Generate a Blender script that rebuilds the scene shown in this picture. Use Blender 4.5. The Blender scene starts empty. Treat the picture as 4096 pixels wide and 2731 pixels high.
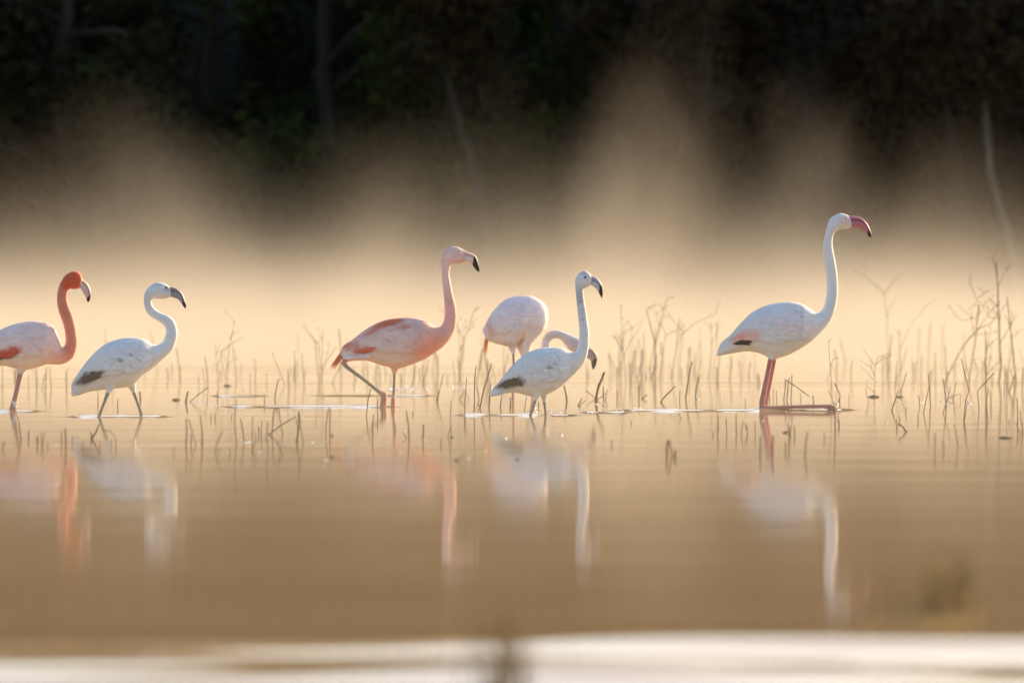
import bpy, bmesh, math, random
import numpy as np
from mathutils import Vector, Matrix, noise as mnoise

random.seed(7)
rng = np.random.default_rng(7)
scene = bpy.context.scene
COL = scene.collection

# ------------------------------------------------------------------ camera
CAM_H = 0.54            # metres above the water
FPX = 24000.0           # focal length in photograph pixels (4096 wide)
HORIZON = 1100.0        # photograph row of the horizon
cam_data = bpy.data.cameras.new('camera')
cam = bpy.data.objects.new('camera', cam_data)
COL.objects.link(cam)
scene.camera = cam
cam.location = (0, 0, CAM_H)
cam.rotation_euler = (math.radians(90), 0, 0)
cam_data.sensor_width = 36.0
cam_data.lens = 36.0 * FPX / 4096.0
cam_data.shift_y = (HORIZON - 1365.5) / 4096.0
cam_data.clip_end = 3000
cam_data.dof.use_dof = True
cam_data.dof.focus_distance = 23.0
cam_data.dof.aperture_fstop = 4.3

# ------------------------------------------------------------------ light
SUN_EL, SUN_AZ = math.radians(19), math.radians(42)   # azimuth: from the view direction towards the right
world = bpy.data.worlds.new('World')
scene.world = world
world.use_nodes = True
wn = world.node_tree.nodes
wl = world.node_tree.links
sky = wn.new('ShaderNodeTexSky')
sky.sky_type = 'NISHITA'
sky.sun_disc = False
sky.sun_elevation = SUN_EL
sky.sun_rotation = SUN_AZ
sky.dust_density = 3.0
wl.new(sky.outputs[0], wn['Background'].inputs[0])
wn['Background'].inputs[1].default_value = 0.15
sun_dir = Vector((math.sin(SUN_AZ) * math.cos(SUN_EL), math.cos(SUN_AZ) * math.cos(SUN_EL), math.sin(SUN_EL)))
sl = bpy.data.lights.new('sun', 'SUN')
sl.energy = 4.8
sl.angle = math.radians(0.6)
sl.color = (1.0, 0.65, 0.33)
sun = bpy.data.objects.new('sun', sl)
COL.objects.link(sun)
sun.location = sun_dir * 60
sun.rotation_euler = sun_dir.to_track_quat('Z', 'Y').to_euler()

vs = scene.view_settings
vs.view_transform = 'Standard'
vs.look = 'None'
vs.gamma = 1.0
vs.exposure = 1.1
vs.use_curve_mapping = False
scene.cycles.use_denoising = True
scene.cycles.use_adaptive_sampling = True
scene.cycles.adaptive_threshold = 0.03
scene.cycles.max_bounces = 8
scene.cycles.volume_bounces = 0
scene.cycles.volume_step_rate = 1.0
scene.cycles.volume_max_steps = 64
scene.cycles.sample_clamp_indirect = 6.0

# ------------------------------------------------------------------ helpers
def depth_at(row):
    """distance of the point of the water surface seen at a photograph row"""
    return FPX * CAM_H / (row - HORIZON)

def world_at(px, py, d):
    return Vector(((px - 2048.0) / FPX * d, d, CAM_H + (HORIZON - py) / FPX * d))

def tag(o, label=None, cat=None, group=None, kind=None):
    if label: o['label'] = label
    if cat: o['category'] = cat
    if group: o['group'] = group
    if kind: o['kind'] = kind
    return o

def empty(name, loc):
    o = bpy.data.objects.new(name, None)
    o.empty_display_size = 0.1
    o.location = loc
    COL.objects.link(o)
    return o

def link_mesh(name, verts, faces, mat=None, parent=None, smooth=True, loc=None):
    me = bpy.data.meshes.new(name)
    me.from_pydata([tuple(v) for v in verts], [], faces)
    if smooth:
        me.polygons.foreach_set('use_smooth', [True] * len(me.polygons))
    if mat: me.materials.append(mat)
    o = bpy.data.objects.new(name, me)
    COL.objects.link(o)
    if parent: o.parent = parent
    if loc is not None: o.location = loc
    me.update()
    return o

def set_col(me, cols):
    a = me.color_attributes.new('pigment', 'FLOAT_COLOR', 'POINT')
    c = np.ones((len(me.vertices), 4), dtype=np.float32)
    c[:, :3] = cols
    a.data.foreach_set('color', c.ravel())

def nodes_of(name):
    m = bpy.data.materials.new(name)
    m.use_nodes = True
    return m, m.node_tree.nodes, m.node_tree.links, m.node_tree.nodes['Principled BSDF']

def mat_simple(name, c1, c2, scale=20, rough=0.8, bump=0.3, stretch=(1, 1, 1)):
    m, n, l, p = nodes_of(name)
    tc = n.new('ShaderNodeTexCoord')
    mp = n.new('ShaderNodeMapping'); mp.inputs['Scale'].default_value = stretch
    nz = n.new('ShaderNodeTexNoise'); nz.inputs['Scale'].default_value = scale; nz.inputs['Detail'].default_value = 4
    oi = n.new('ShaderNodeObjectInfo')
    ad = n.new('ShaderNodeMath'); ad.operation = 'MULTIPLY_ADD'
    ad.inputs[1].default_value = 0.5
    l.new(tc.outputs['Object'], mp.inputs[0]); l.new(mp.outputs[0], nz.inputs['Vector'])
    rp = n.new('ShaderNodeValToRGB')
    rp.color_ramp.elements[0].position = 0.45; rp.color_ramp.elements[0].color = (*c1, 1)
    rp.color_ramp.elements[1].position = 0.95; rp.color_ramp.elements[1].color = (*c2, 1)
    l.new(oi.outputs['Random'], ad.inputs[0]); l.new(nz.outputs['Fac'], ad.inputs[2])
    l.new(ad.outputs[0], rp.inputs[0]); l.new(rp.outputs[0], p.inputs['Base Color'])
    p.inputs['Roughness'].default_value = rough
    b = n.new('ShaderNodeBump'); b.inputs['Strength'].default_value = bump; b.inputs['Distance'].default_value = 0.003
    l.new(nz.outputs['Fac'], b.inputs['Height']); l.new(b.outputs[0], p.inputs['Normal'])
    return m

# plumage: pigment attribute with faint barb streaks and soft sheen
def mat_plumage(name, rough=0.85, sheen=0.5, bump=0.25, scale=70.0):
    m, n, l, p = nodes_of(name)
    at = n.new('ShaderNodeAttribute'); at.attribute_name = 'pigment'
    tc = n.new('ShaderNodeTexCoord')
    mp = n.new('ShaderNodeMapping'); mp.inputs['Scale'].default_value = (0.35, 1, 1); mp.inputs['Rotation'].default_value = (0, math.radians(38), 0)
    nz = n.new('ShaderNodeTexNoise'); nz.inputs['Scale'].default_value = scale; nz.inputs['Detail'].default_value = 5
    l.new(tc.outputs['Object'], mp.inputs[0]); l.new(mp.outputs[0], nz.inputs['Vector'])
    mr = n.new('ShaderNodeMapRange'); mr.inputs['From Min'].default_value = 0.3; mr.inputs['From Max'].default_value = 0.7
    mr.inputs['To Min'].default_value = 0.92; mr.inputs['To Max'].default_value = 1.04
    l.new(nz.outputs['Fac'], mr.inputs['Value'])
    mx = n.new('ShaderNodeVectorMath'); mx.operation = 'SCALE'
    l.new(at.outputs['Color'], mx.inputs[0]); l.new(mr.outputs[0], mx.inputs['Scale'])
    l.new(mx.outputs[0], p.inputs['Base Color'])
    p.inputs['Roughness'].default_value = rough
    p.inputs['Sheen Weight'].default_value = sheen
    p.inputs['Sheen Roughness'].default_value = 0.6
    n2 = n.new('ShaderNodeTexNoise'); n2.inputs['Scale'].default_value = scale * 0.34; n2.inputs['Detail'].default_value = 2
    l.new(mp.outputs[0], n2.inputs['Vector'])
    b2 = n.new('ShaderNodeBump'); b2.inputs['Strength'].default_value = bump * 1.6; b2.inputs['Distance'].default_value = 0.012
    l.new(n2.outputs['Fac'], b2.inputs['Height'])
    b = n.new('ShaderNodeBump'); b.inputs['Strength'].default_value = bump; b.inputs['Distance'].default_value = 0.004
    l.new(b2.outputs[0], b.inputs['Normal'])
    l.new(nz.outputs['Fac'], b.inputs['Height']); l.new(b.outputs[0], p.inputs['Normal'])
    return m

M_PLUM = mat_plumage('plumage', 0.85, 0.25)
M_FEATH = mat_plumage('wing_feathers', 0.85, 0.08, 0.2, 110)
M_BILL = mat_plumage('bill_horn', 0.45, 0.0, 0.05, 60)
M_REED = mat_simple('dry_reed', (0.024, 0.016, 0.006), (0.10, 0.062, 0.024), 60, 0.75, 0.4, (1, 1, 0.15))
M_WEED = mat_simple('dead_weed', (0.04, 0.028, 0.014), (0.11, 0.075, 0.036), 80, 0.85, 0.3)
M_SEED = mat_simple('seed_head', (0.05, 0.03, 0.015), (0.12, 0.08, 0.04), 200, 0.9, 0.5)
M_CLOD = mat_simple('mossy_mud', (0.05, 0.045, 0.02), (0.16, 0.13, 0.06), 60, 0.9, 1.0)
M_GREEN = mat_simple('sedge_green', (0.07, 0.07, 0.010), (0.26, 0.16, 0.025), 30, 0.7, 0.2)
M_BARK = mat_simple('bark', (0.010, 0.007, 0.004), (0.03, 0.022, 0.012), 12, 0.9, 1.0, (1, 1, 0.3))
M_PALE = mat_simple('pale_bark', (0.045, 0.036, 0.025), (0.14, 0.12, 0.09), 9, 0.9, 1.0, (1, 1, 0.3))
M_EYE, _n, _l, _p = nodes_of('eye'); _p.inputs['Base Color'].default_value = (0.02, 0.012, 0.01, 1); _p.inputs['Roughness'].default_value = 0.15
M_EYEY, _n, _l, _p = nodes_of('eye_yellow'); _p.inputs['Base Color'].default_value = (0.55, 0.3, 0.08, 1); _p.inputs['Roughness'].default_value = 0.2

def mat_leaf(name, c1, c2):
    m, n, l, p = nodes_of(name)
    g = n.new('ShaderNodeNewGeometry')
    rp = n.new('ShaderNodeValToRGB')
    rp.color_ramp.elements[0].color = (*c1, 1); rp.color_ramp.elements[1].color = (*c2, 1)
    l.new(g.outputs['Random Per Island'], rp.inputs[0]); l.new(rp.outputs[0], p.inputs['Base Color'])
    p.inputs['Roughness'].default_value = 0.9
    p.inputs['Specular IOR Level'].default_value = 0.1
    return m
M_LEAF_DARK = mat_leaf('evergreen_leaf', (0.007, 0.007, 0.0025), (0.022, 0.022, 0.007))
M_LEAF_GREEN = mat_leaf('green_leaf', (0.012, 0.015, 0.004), (0.045, 0.055, 0.010))
M_LEAF_BROWN = mat_leaf('withered_leaf', (0.013, 0.0085, 0.003), (0.038, 0.024, 0.008))

# ------------------------------------------------------------------ birds: placement shared with the water ripples
# crop = (x0, y0, scale) of the photograph reading the outlines were measured in; base = column, row of the waterline
BIRD_BASE = {
    'coral':   dict(crop=(0, 1000, 1.96), base=(55, 1645)),
    'walking': dict(crop=(0, 1000, 1.96), base=(485, 1666)),
    'pink':    dict(crop=(1250, 920, 1.96), base=(1560, 1626)),
    'feeding': dict(crop=(1850, 1050, 2.24), base=(2053, 1596)),
    'upright': dict(crop=(1850, 1050, 2.24), base=(2150, 1661)),
    'kneeling': dict(crop=(2800, 800, 1.7425), base=(3060, 1641)),
}

# ------------------------------------------------------------------ water
def make_water():
    def lin(a, b, st): return np.arange(a, b, st)
    ys = np.concatenate([lin(-60, -4, 4.0), lin(-4, 6, 0.5), lin(6, 9.8, 0.02), lin(9.8, 14, 0.05), lin(14, 21.5, 0.06),
                         lin(21.5, 28.5, 0.018), lin(28.5, 40, 0.06), lin(40, 75, 0.6)])
    xs = np.concatenate([lin(-120, -20, 10.0), lin(-20, -3.0, 0.5), lin(-3.0, 3.0, 0.022), lin(3.0, 20, 0.5), lin(20, 121, 10.0)])
    X, Y = np.meshgrid(xs, ys)
    def smooth(e0, e1, v):
        t = np.clip((v - e0) / (e1 - e0), 0, 1); return t * t * (3 - 2 * t)
    Z = np.zeros_like(X)
    near = 1 - smooth(8.55, 8.8, Y + 0.05 * np.sin(X * 1.7))
    nearx = np.clip(1 - (np.abs(X) - 4) / 6, 0, 1)
    r = np.random.default_rng(3)
    for k in range(26):                       # wind chop close to the camera
        wl_ = r.uniform(0.16, 0.6); a = r.normal(0, 0.13); ph = r.uniform(0, 6.28)
        k0 = 2 * math.pi / wl_
        env = 0.5 + 0.5 * np.sin(X * r.uniform(0.6, 2.2) + Y * r.uniform(1, 4) + r.uniform(0, 6.28))
        Z += near * nearx * env * 0.0008 * wl_ / 0.3 * np.sin(k0 * (Y * math.cos(a) + X * math.sin(a)) + ph)
    ph0 = 0.5 * np.sin(X * 0.9 + 1.0) + 0.22 * np.sin(X * 2.7) + 0.1 * np.sin(X * 7.1 + 2)
    for k, (yr, am) in enumerate(((8.60, .0165), (7.93, .017), (7.3, .016), (6.7, .016))):   # low swells rolling towards the shore
        yy = Y - yr - 0.05 * ph0 - 0.02 * np.sin(X * (2.1 + k) + k * 2.0) - 0.04 * np.sin(X * 0.8 + k)
        Z += nearx * am * np.exp(-(yy / 0.13) ** 2) * (0.66 + 0.34 * np.sin(X * (2.9 + 0.6 * k) + 1.3 * k) + 0.2 * np.sin(X * 7.1 + k))
    mid = smooth(27.5, 30, Y) * (1 - smooth(34, 38, Y))
    for k in range(8):                        # long low swells towards the far reeds
        wl_ = r.uniform(0.9, 2.6); a = r.normal(0, 0.05); ph = r.uniform(0, 6.28)
        env = 0.5 + 0.5 * np.sin(X * r.uniform(0.4, 1.3) + Y * r.uniform(0.3, 1) + r.uniform(0, 6.28))
        Z += mid * env * 0.0013 * np.sin(2 * math.pi / wl_ * (Y * math.cos(a) + X * math.sin(a)) + ph)
    calm = smooth(9, 12, Y) * (1 - smooth(26, 32, Y))
    for k in range(10):
        wl_ = r.uniform(0.25, 1.2); a = r.normal(0, 0.25); ph = r.uniform(0, 6.28)
        env = 0.5 + 0.5 * np.sin(X * r.uniform(0.5, 2) + Y * r.uniform(0.3, 2) + r.uniform(0, 6.28))
        Z += calm * env * 0.00007 * wl_ * np.sin(2 * math.pi / wl_ * (Y * math.cos(a) + X * math.sin(a)) + ph)
    # wakes: (column, row, half length px, amplitude)
    wakes = [(30, 1645, 130, .0036), (480, 1666, 190, .004), (1240, 1627, 330, .0042), (1500, 1583, 240, .003), (960, 1584, 110, .003),
             (1990, 1660, 150, .004), (2200, 1661, 110, .0036), (2420, 1650, 90, .003), (2800, 1642, 330, .0042), (3180, 1641, 200, .0036), (3370, 1640, 40, .004)]
    for px, py, hl, amp in wakes:
        d = depth_at(py); x0 = (px - 2048) / FPX * d; L = hl / FPX * d
        ex = np.exp(-np.abs((X - x0) / L) ** 10) * np.clip(0.9 + 0.5 * np.sin(X * 11 + py) * np.sin(X * 4.3 + px), 0.7, 1.1)
        dy = Y - d - 0.02 * np.sin(X * 9 + px)
        Z += amp * 2.7 * ex * np.exp(-(dy / 0.042) ** 2) * (0.72 + 0.28 * np.sin(X * 37 + px) * np.sin(X * 13))
    ny, nx = X.shape
    verts = np.stack([X.ravel(), Y.ravel(), Z.ravel()], 1).astype(np.float32)
    idx = np.arange(nx * ny).reshape(ny, nx)
    q = np.stack([idx[:-1, :-1], idx[:-1, 1:], idx[1:, 1:], idx[1:, :-1]], -1).reshape(-1, 4)
    me = bpy.data.meshes.new('water')
    me.vertices.add(len(verts)); me.vertices.foreach_set('co', verts.ravel())
    me.loops.add(q.size); me.loops.foreach_set('vertex_index', q.ravel().astype(np.int32))
    me.polygons.add(len(q)); me.polygons.foreach_set('loop_start', np.arange(0, q.size, 4, dtype=np.int32))
    me.polygons.foreach_set('use_smooth', np.ones(len(q), dtype=bool))
    me.update(calc_edges=True)
    m, n, l, p = nodes_of('muddy_water')
    p.inputs['IOR'].default_value = 1.33
    p.inputs['Roughness'].default_value = 0.055
    g = n.new('ShaderNodeNewGeometry')
    mp = n.new('ShaderNodeMapping'); mp.inputs['Scale'].default_value = (0.6, 1.6, 1)
    nz = n.new('ShaderNodeTexNoise'); nz.inputs['Scale'].default_value = 0.7; nz.inputs['Detail'].default_value = 5
    l.new(g.outputs['Position'], mp.inputs[0]); l.new(mp.outputs[0], nz.inputs['Vector'])
    rp = n.new('ShaderNodeValToRGB')
    rp.color_ramp.elements[0].position = 0.3; rp.color_ramp.elements[0].color = (0.28, 0.19, 0.085, 1)
    rp.color_ramp.elements[1].position = 0.75; rp.color_ramp.elements[1].color = (0.37, 0.26, 0.13, 1)
    l.new(nz.outputs['Fac'], rp.inputs[0]); l.new(rp.outputs[0], p.inputs['Base Color'])
    me.materials.append(m)
    o = bpy.data.objects.new('water', me); COL.objects.link(o)
    tag(o, 'calm shallow brown water mirroring the mist and the birds', kind='structure')
make_water()

# ------------------------------------------------------------------ bank and ground
def make_ground():
    ys = np.concatenate([np.arange(56, 80, 0.8), np.arange(80, 400, 16)])
    xs = np.concatenate([np.arange(-300, -24, 12), np.arange(-24, 24, 0.8), np.arange(24, 301, 12)])
    verts, faces = [], []
    for y in ys:
        for x in xs:
            t = max(0.0, y - 59.5)
            z = -0.6 + 0.6 * min(1, t / 1.5) + 10.0 * (1 - math.exp(-max(0, t - 3.5) / 4.0))
            z += 0.25 * mnoise.noise(Vector((x * 0.3, y * 0.3, 0))) * min(1, t / 2)
            verts.append((x, y, z))
    nx = len(xs)
    for j in range(len(ys) - 1):
        for i in range(nx - 1):
            a = j * nx + i
            faces.append((a, a + 1, a + nx + 1, a + nx))
    m = mat_simple('bank_soil', (0.012, 0.010, 0.006), (0.04, 0.034, 0.018), 3, 0.95, 1.0)
    o = link_mesh('bank', verts, faces, m)
    tag(o, 'dark wooded bank rising behind the misty water', kind='structure')
make_ground()

# ------------------------------------------------------------------ trees on the far bank
def tube(path, radii, seg=6):
    verts, faces = [], []
    n = len(path)
    for i, p in enumerate(path):
        p = Vector(p)
        d = (Vector(path[min(i + 1, n - 1)]) - Vector(path[max(i - 1, 0)]))
        if d.length < 1e-9: d = Vector((0, 0, 1))
        d.normalize()
        a = d.orthogonal().normalized() if abs(d.y) > 0.9 else d.cross(Vector((0, 1, 0))).normalized()
        b = d.cross(a)
        for k in range(seg):
            t = 2 * math.pi * k / seg
            verts.append(p + (a * math.cos(t) + b * math.sin(t)) * radii[i])
    for i in range(n - 1):
        for k in range(seg):
            k2 = (k + 1) % seg
            faces.append((i * seg + k, i * seg + k2, (i + 1) * seg + k2, (i + 1) * seg + k))
    faces.append(tuple(range(seg - 1, -1, -1)))
    faces.append(tuple((n - 1) * seg + k for k in range(seg)))
    return verts, faces

def merge(parts):
    V, F = [], []
    for v, f in parts:
        o = len(V); V += list(v); F += [tuple(i + o for i in q) for q in f]
    return V, F

def leaves_mesh(centers, spread, count, size, seed, droop=0.0):
    r = np.random.default_rng(seed)
    c = np.asarray(centers, dtype=float)
    sp = np.asarray(spread, dtype=float)
    pick = r.integers(0, len(c), count)
    off = r.normal(0, 1, (count, 3))
    off /= np.maximum(1e-6, np.linalg.norm(off, axis=1))[:, None]
    off *= (r.uniform(0.15, 1, count) ** 0.6)[:, None]
    pos = c[pick] + off * sp[pick][:, None] * np.array([1, 1, 0.8])
    pos[:, 2] -= droop * r.uniform(0, 1, count) ** 2
    pos[:, 2] = np.maximum(pos[:, 2], -0.1)
    u = r.normal(0, 1, (count, 3)); u[:, 2] -= 0.5; u /= np.linalg.norm(u, axis=1)[:, None]
    w = r.normal(0, 1, (count, 3)); v = np.cross(u, w); v /= np.linalg.norm(v, axis=1)[:, None]
    s = (size * r.uniform(0.6, 1.4, count))[:, None]
    a = pos - u * s; b = pos + v * s * 0.42; d = pos + u * s; e = pos - v * s * 0.42
    verts = np.stack([a, b, d, e], 1).reshape(-1, 3).astype(np.float32)
    me = bpy.data.meshes.new('crown')
    me.vertices.add(len(verts)); me.vertices.foreach_set('co', verts.ravel())
    me.loops.add(count * 4); me.loops.foreach_set('vertex_index', np.arange(count * 4, dtype=np.int32))
    me.polygons.add(count); me.polygons.foreach_set('loop_start', np.arange(0, count * 4, 4, dtype=np.int32))
    me.update(calc_edges=True)
    return me

def make_tree(x, y, h, mat, seed, label, name='bank_tree', lean=0.0, pale=False, low=0.0, r0=0.12, n=7000, group=None):
    r = random.Random(seed)
    root = empty(name, (x, y, 0))
    tag(root, label, 'tree', group)
    pts = [Vector((0, 0, -0.5))]
    for i in range(1, 7):
        t = i / 6
        pts.append(Vector((lean * h * t + r.uniform(-.12, .12), r.uniform(-.12, .12), h * 0.8 * t)))
    rad = [r0 * (1.15 - 0.85 * i / 6) for i in range(7)]
    tv, tf = tube(pts, rad, 8)
    limbs, centers, spread = [], [], []
    for k in range(20):
        t = r.uniform(0.12 + low, 1.0)
        f = t * 6; i = min(5, int(f)); p = pts[i].lerp(pts[i + 1], f - i)
        a = r.uniform(0, 6.283); L = h * r.uniform(0.16, 0.34) * (1.15 - 0.6 * t)
        e = p + Vector((math.cos(a) * L, math.sin(a) * L, L * r.uniform(-0.1, 0.6)))
        mid_ = p.lerp(e, 0.5) + Vector((0, 0, 0.08 * L))
        limbs.append(tube([p.lerp(e, -0.02), mid_, e], [r0 * 0.35, r0 * 0.22, r0 * 0.08], 5))
        for s in (0.55, 0.85, 1.1):
            centers.append(p.lerp(e, s) + Vector((r.uniform(-.2, .2), r.uniform(-.2, .2), r.uniform(-.25, .15))))
            spread.append(r.uniform(0.22, 0.5))
    link_mesh('trunk', tv, tf, M_PALE if pale else M_BARK, root)
    for lv, lf in limbs: link_mesh('limb', lv, lf, M_BARK, root)
    me = leaves_mesh([tuple(c) for c in centers], spread, n, 0.075, seed, droop=0.7)
    me.materials.append(mat)
    c = bpy.data.objects.new('crown', me); COL.objects.link(c); c.parent = root

D_ = 'dark evergreen tree on the far bank behind the two flamingos with bent necks'
G_ = 'green leafy tree on the far bank beyond the pink flamingo lifting one leg'
B_ = 'brown leafed tree on the far bank beyond the tall kneeling flamingo'
specs = [(-9.5, 62.5, 6.5, 'D'), (-7.6, 61.6, 6.0, 'D'), (-6.0, 63.0, 6.8, 'D'), (-4.6, 61.8, 6.2, 'D'), (-3.2, 63.0, 6.6, 'D'),
         (-1.9, 62.0, 6.2, 'G'), (-0.7, 62.6, 6.0, 'G'), (-1.3, 64.0, 6.6, 'G'), (0.7, 63.2, 6.0, 'B'), (2.0, 62.0, 5.6, 'B'), (3.3, 63.2, 5.8, 'B'),
         (4.5, 62.2, 5.4, 'B'), (5.9, 63.2, 5.4, 'B'), (7.4, 62.6, 5.0, 'B')]
for i, (x, y, h, k) in enumerate(specs):
    lab, mt, grp = {'D': (D_, M_LEAF_DARK, 'dark evergreens on the far bank'), 'G': (G_, M_LEAF_GREEN, 'green trees on the far bank'),
                    'B': (B_, M_LEAF_BROWN, 'brown trees on the far bank')}[k]
    make_tree(x, y, h, mt, 100 + i, lab, group=grp)
M_DULL = mat_simple('dull_bark', (0.02, 0.016, 0.011), (0.06, 0.05, 0.036), 9, 0.9, 1.0, (1, 1, 0.3))
def pale_trunk(px0, py0, px1, py1, d, r0, label, seed, mat=M_PALE):
    r = random.Random(seed)
    root = empty('leaning_tree', (0, 0, 0))
    a = world_at(px0, py0, d); b = world_at(px1, py1, d)
    dirv = (b - a); base = a - dirv * ((a.z + 0.3) / dirv.z)
    root.location = (base.x, base.y, 0)
    top = b + dirv.normalized() * 0.6
    pts = [(base.lerp(top, t) - root.location) + Vector((r.uniform(-.04, .04), r.uniform(-.04, .04), 0)) for t in (0, .2, .4, .6, .8, 1)]
    tv, tf = tube(pts, [r0 * s for s in (1.2, 1, .9, .8, .6, .35)], 8)
    link_mesh('trunk', tv, tf, mat, root)
    cs = [tuple(pts[-1] + Vector((r.uniform(-.8, .8), r.uniform(-.5, .5), r.uniform(-.4, .8)))) for _ in range(14)]
    me = leaves_mesh(cs, [0.4] * 14, 1800, 0.07, seed)
    me.materials.append(M_LEAF_BROWN)
    c = bpy.data.objects.new('crown', me); COL.objects.link(c); c.parent = root
    tag(root, label, 'tree')
pale_trunk(4000, 810, 3925, 430, 59.9, 0.04, 'tree with a pale leaning trunk beyond the tall dead weeds', 5)
pale_trunk(1900, 700, 1815, 400, 60.4, 0.05, 'tree with a dull grey trunk beyond the head of the pink flamingo', 6, M_DULL)

# ------------------------------------------------------------------ flamingos
def catmull(P, sub):
    P = np.asarray(P, dtype=float)
    n = len(P)
    out, us = [], []
    for i in range(n - 1):
        p0 = P[max(i - 1, 0)]; p1 = P[i]; p2 = P[i + 1]; p3 = P[min(i + 2, n - 1)]
        for k in range(sub):
            t = k / sub
            out.append(0.5 * ((2 * p1) + (-p0 + p2) * t + (2 * p0 - 5 * p1 + 4 * p2 - p3) * t * t + (-p0 + 3 * p1 - 3 * p2 + p3) * t ** 3))
            us.append(i + t)
    out.append(P[-1]); us.append(n - 1)
    return np.array(out), np.array(us)

def loft(rings_T, rings_B, W, seg=28, y0=0.0):
    """rings between an upper outline point T and a lower outline point B (x, z), half width W along y"""
    V, F = [], []
    n = len(W)
    for i in range(n):
        c = (rings_T[i] + rings_B[i]) / 2; u = (rings_T[i] - rings_B[i]) / 2
        for k in range(seg):
            t = 2 * math.pi * k / seg
            V.append((c[0] + u[0] * math.cos(t), y0 - W[i] * math.sin(t), c[1] + u[1] * math.cos(t)))
    for i in range(n - 1):
        for k in range(seg):
            k2 = (k + 1) % seg
            F.append((i * seg + k, (i + 1) * seg + k, (i + 1) * seg + k2, i * seg + k2))
    c0 = len(V); V.append(tuple(np.mean(np.array(V[:seg]), 0)))
    c1 = len(V); V.append(tuple(np.mean(np.array(V[(n - 1) * seg:n * seg]), 0)))
    for k in range(seg):
        k2 = (k + 1) % seg
        F.append((c0, k, k2)); F.append((c1, (n - 1) * seg + k2, (n - 1) * seg + k))
    return V, F

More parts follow.
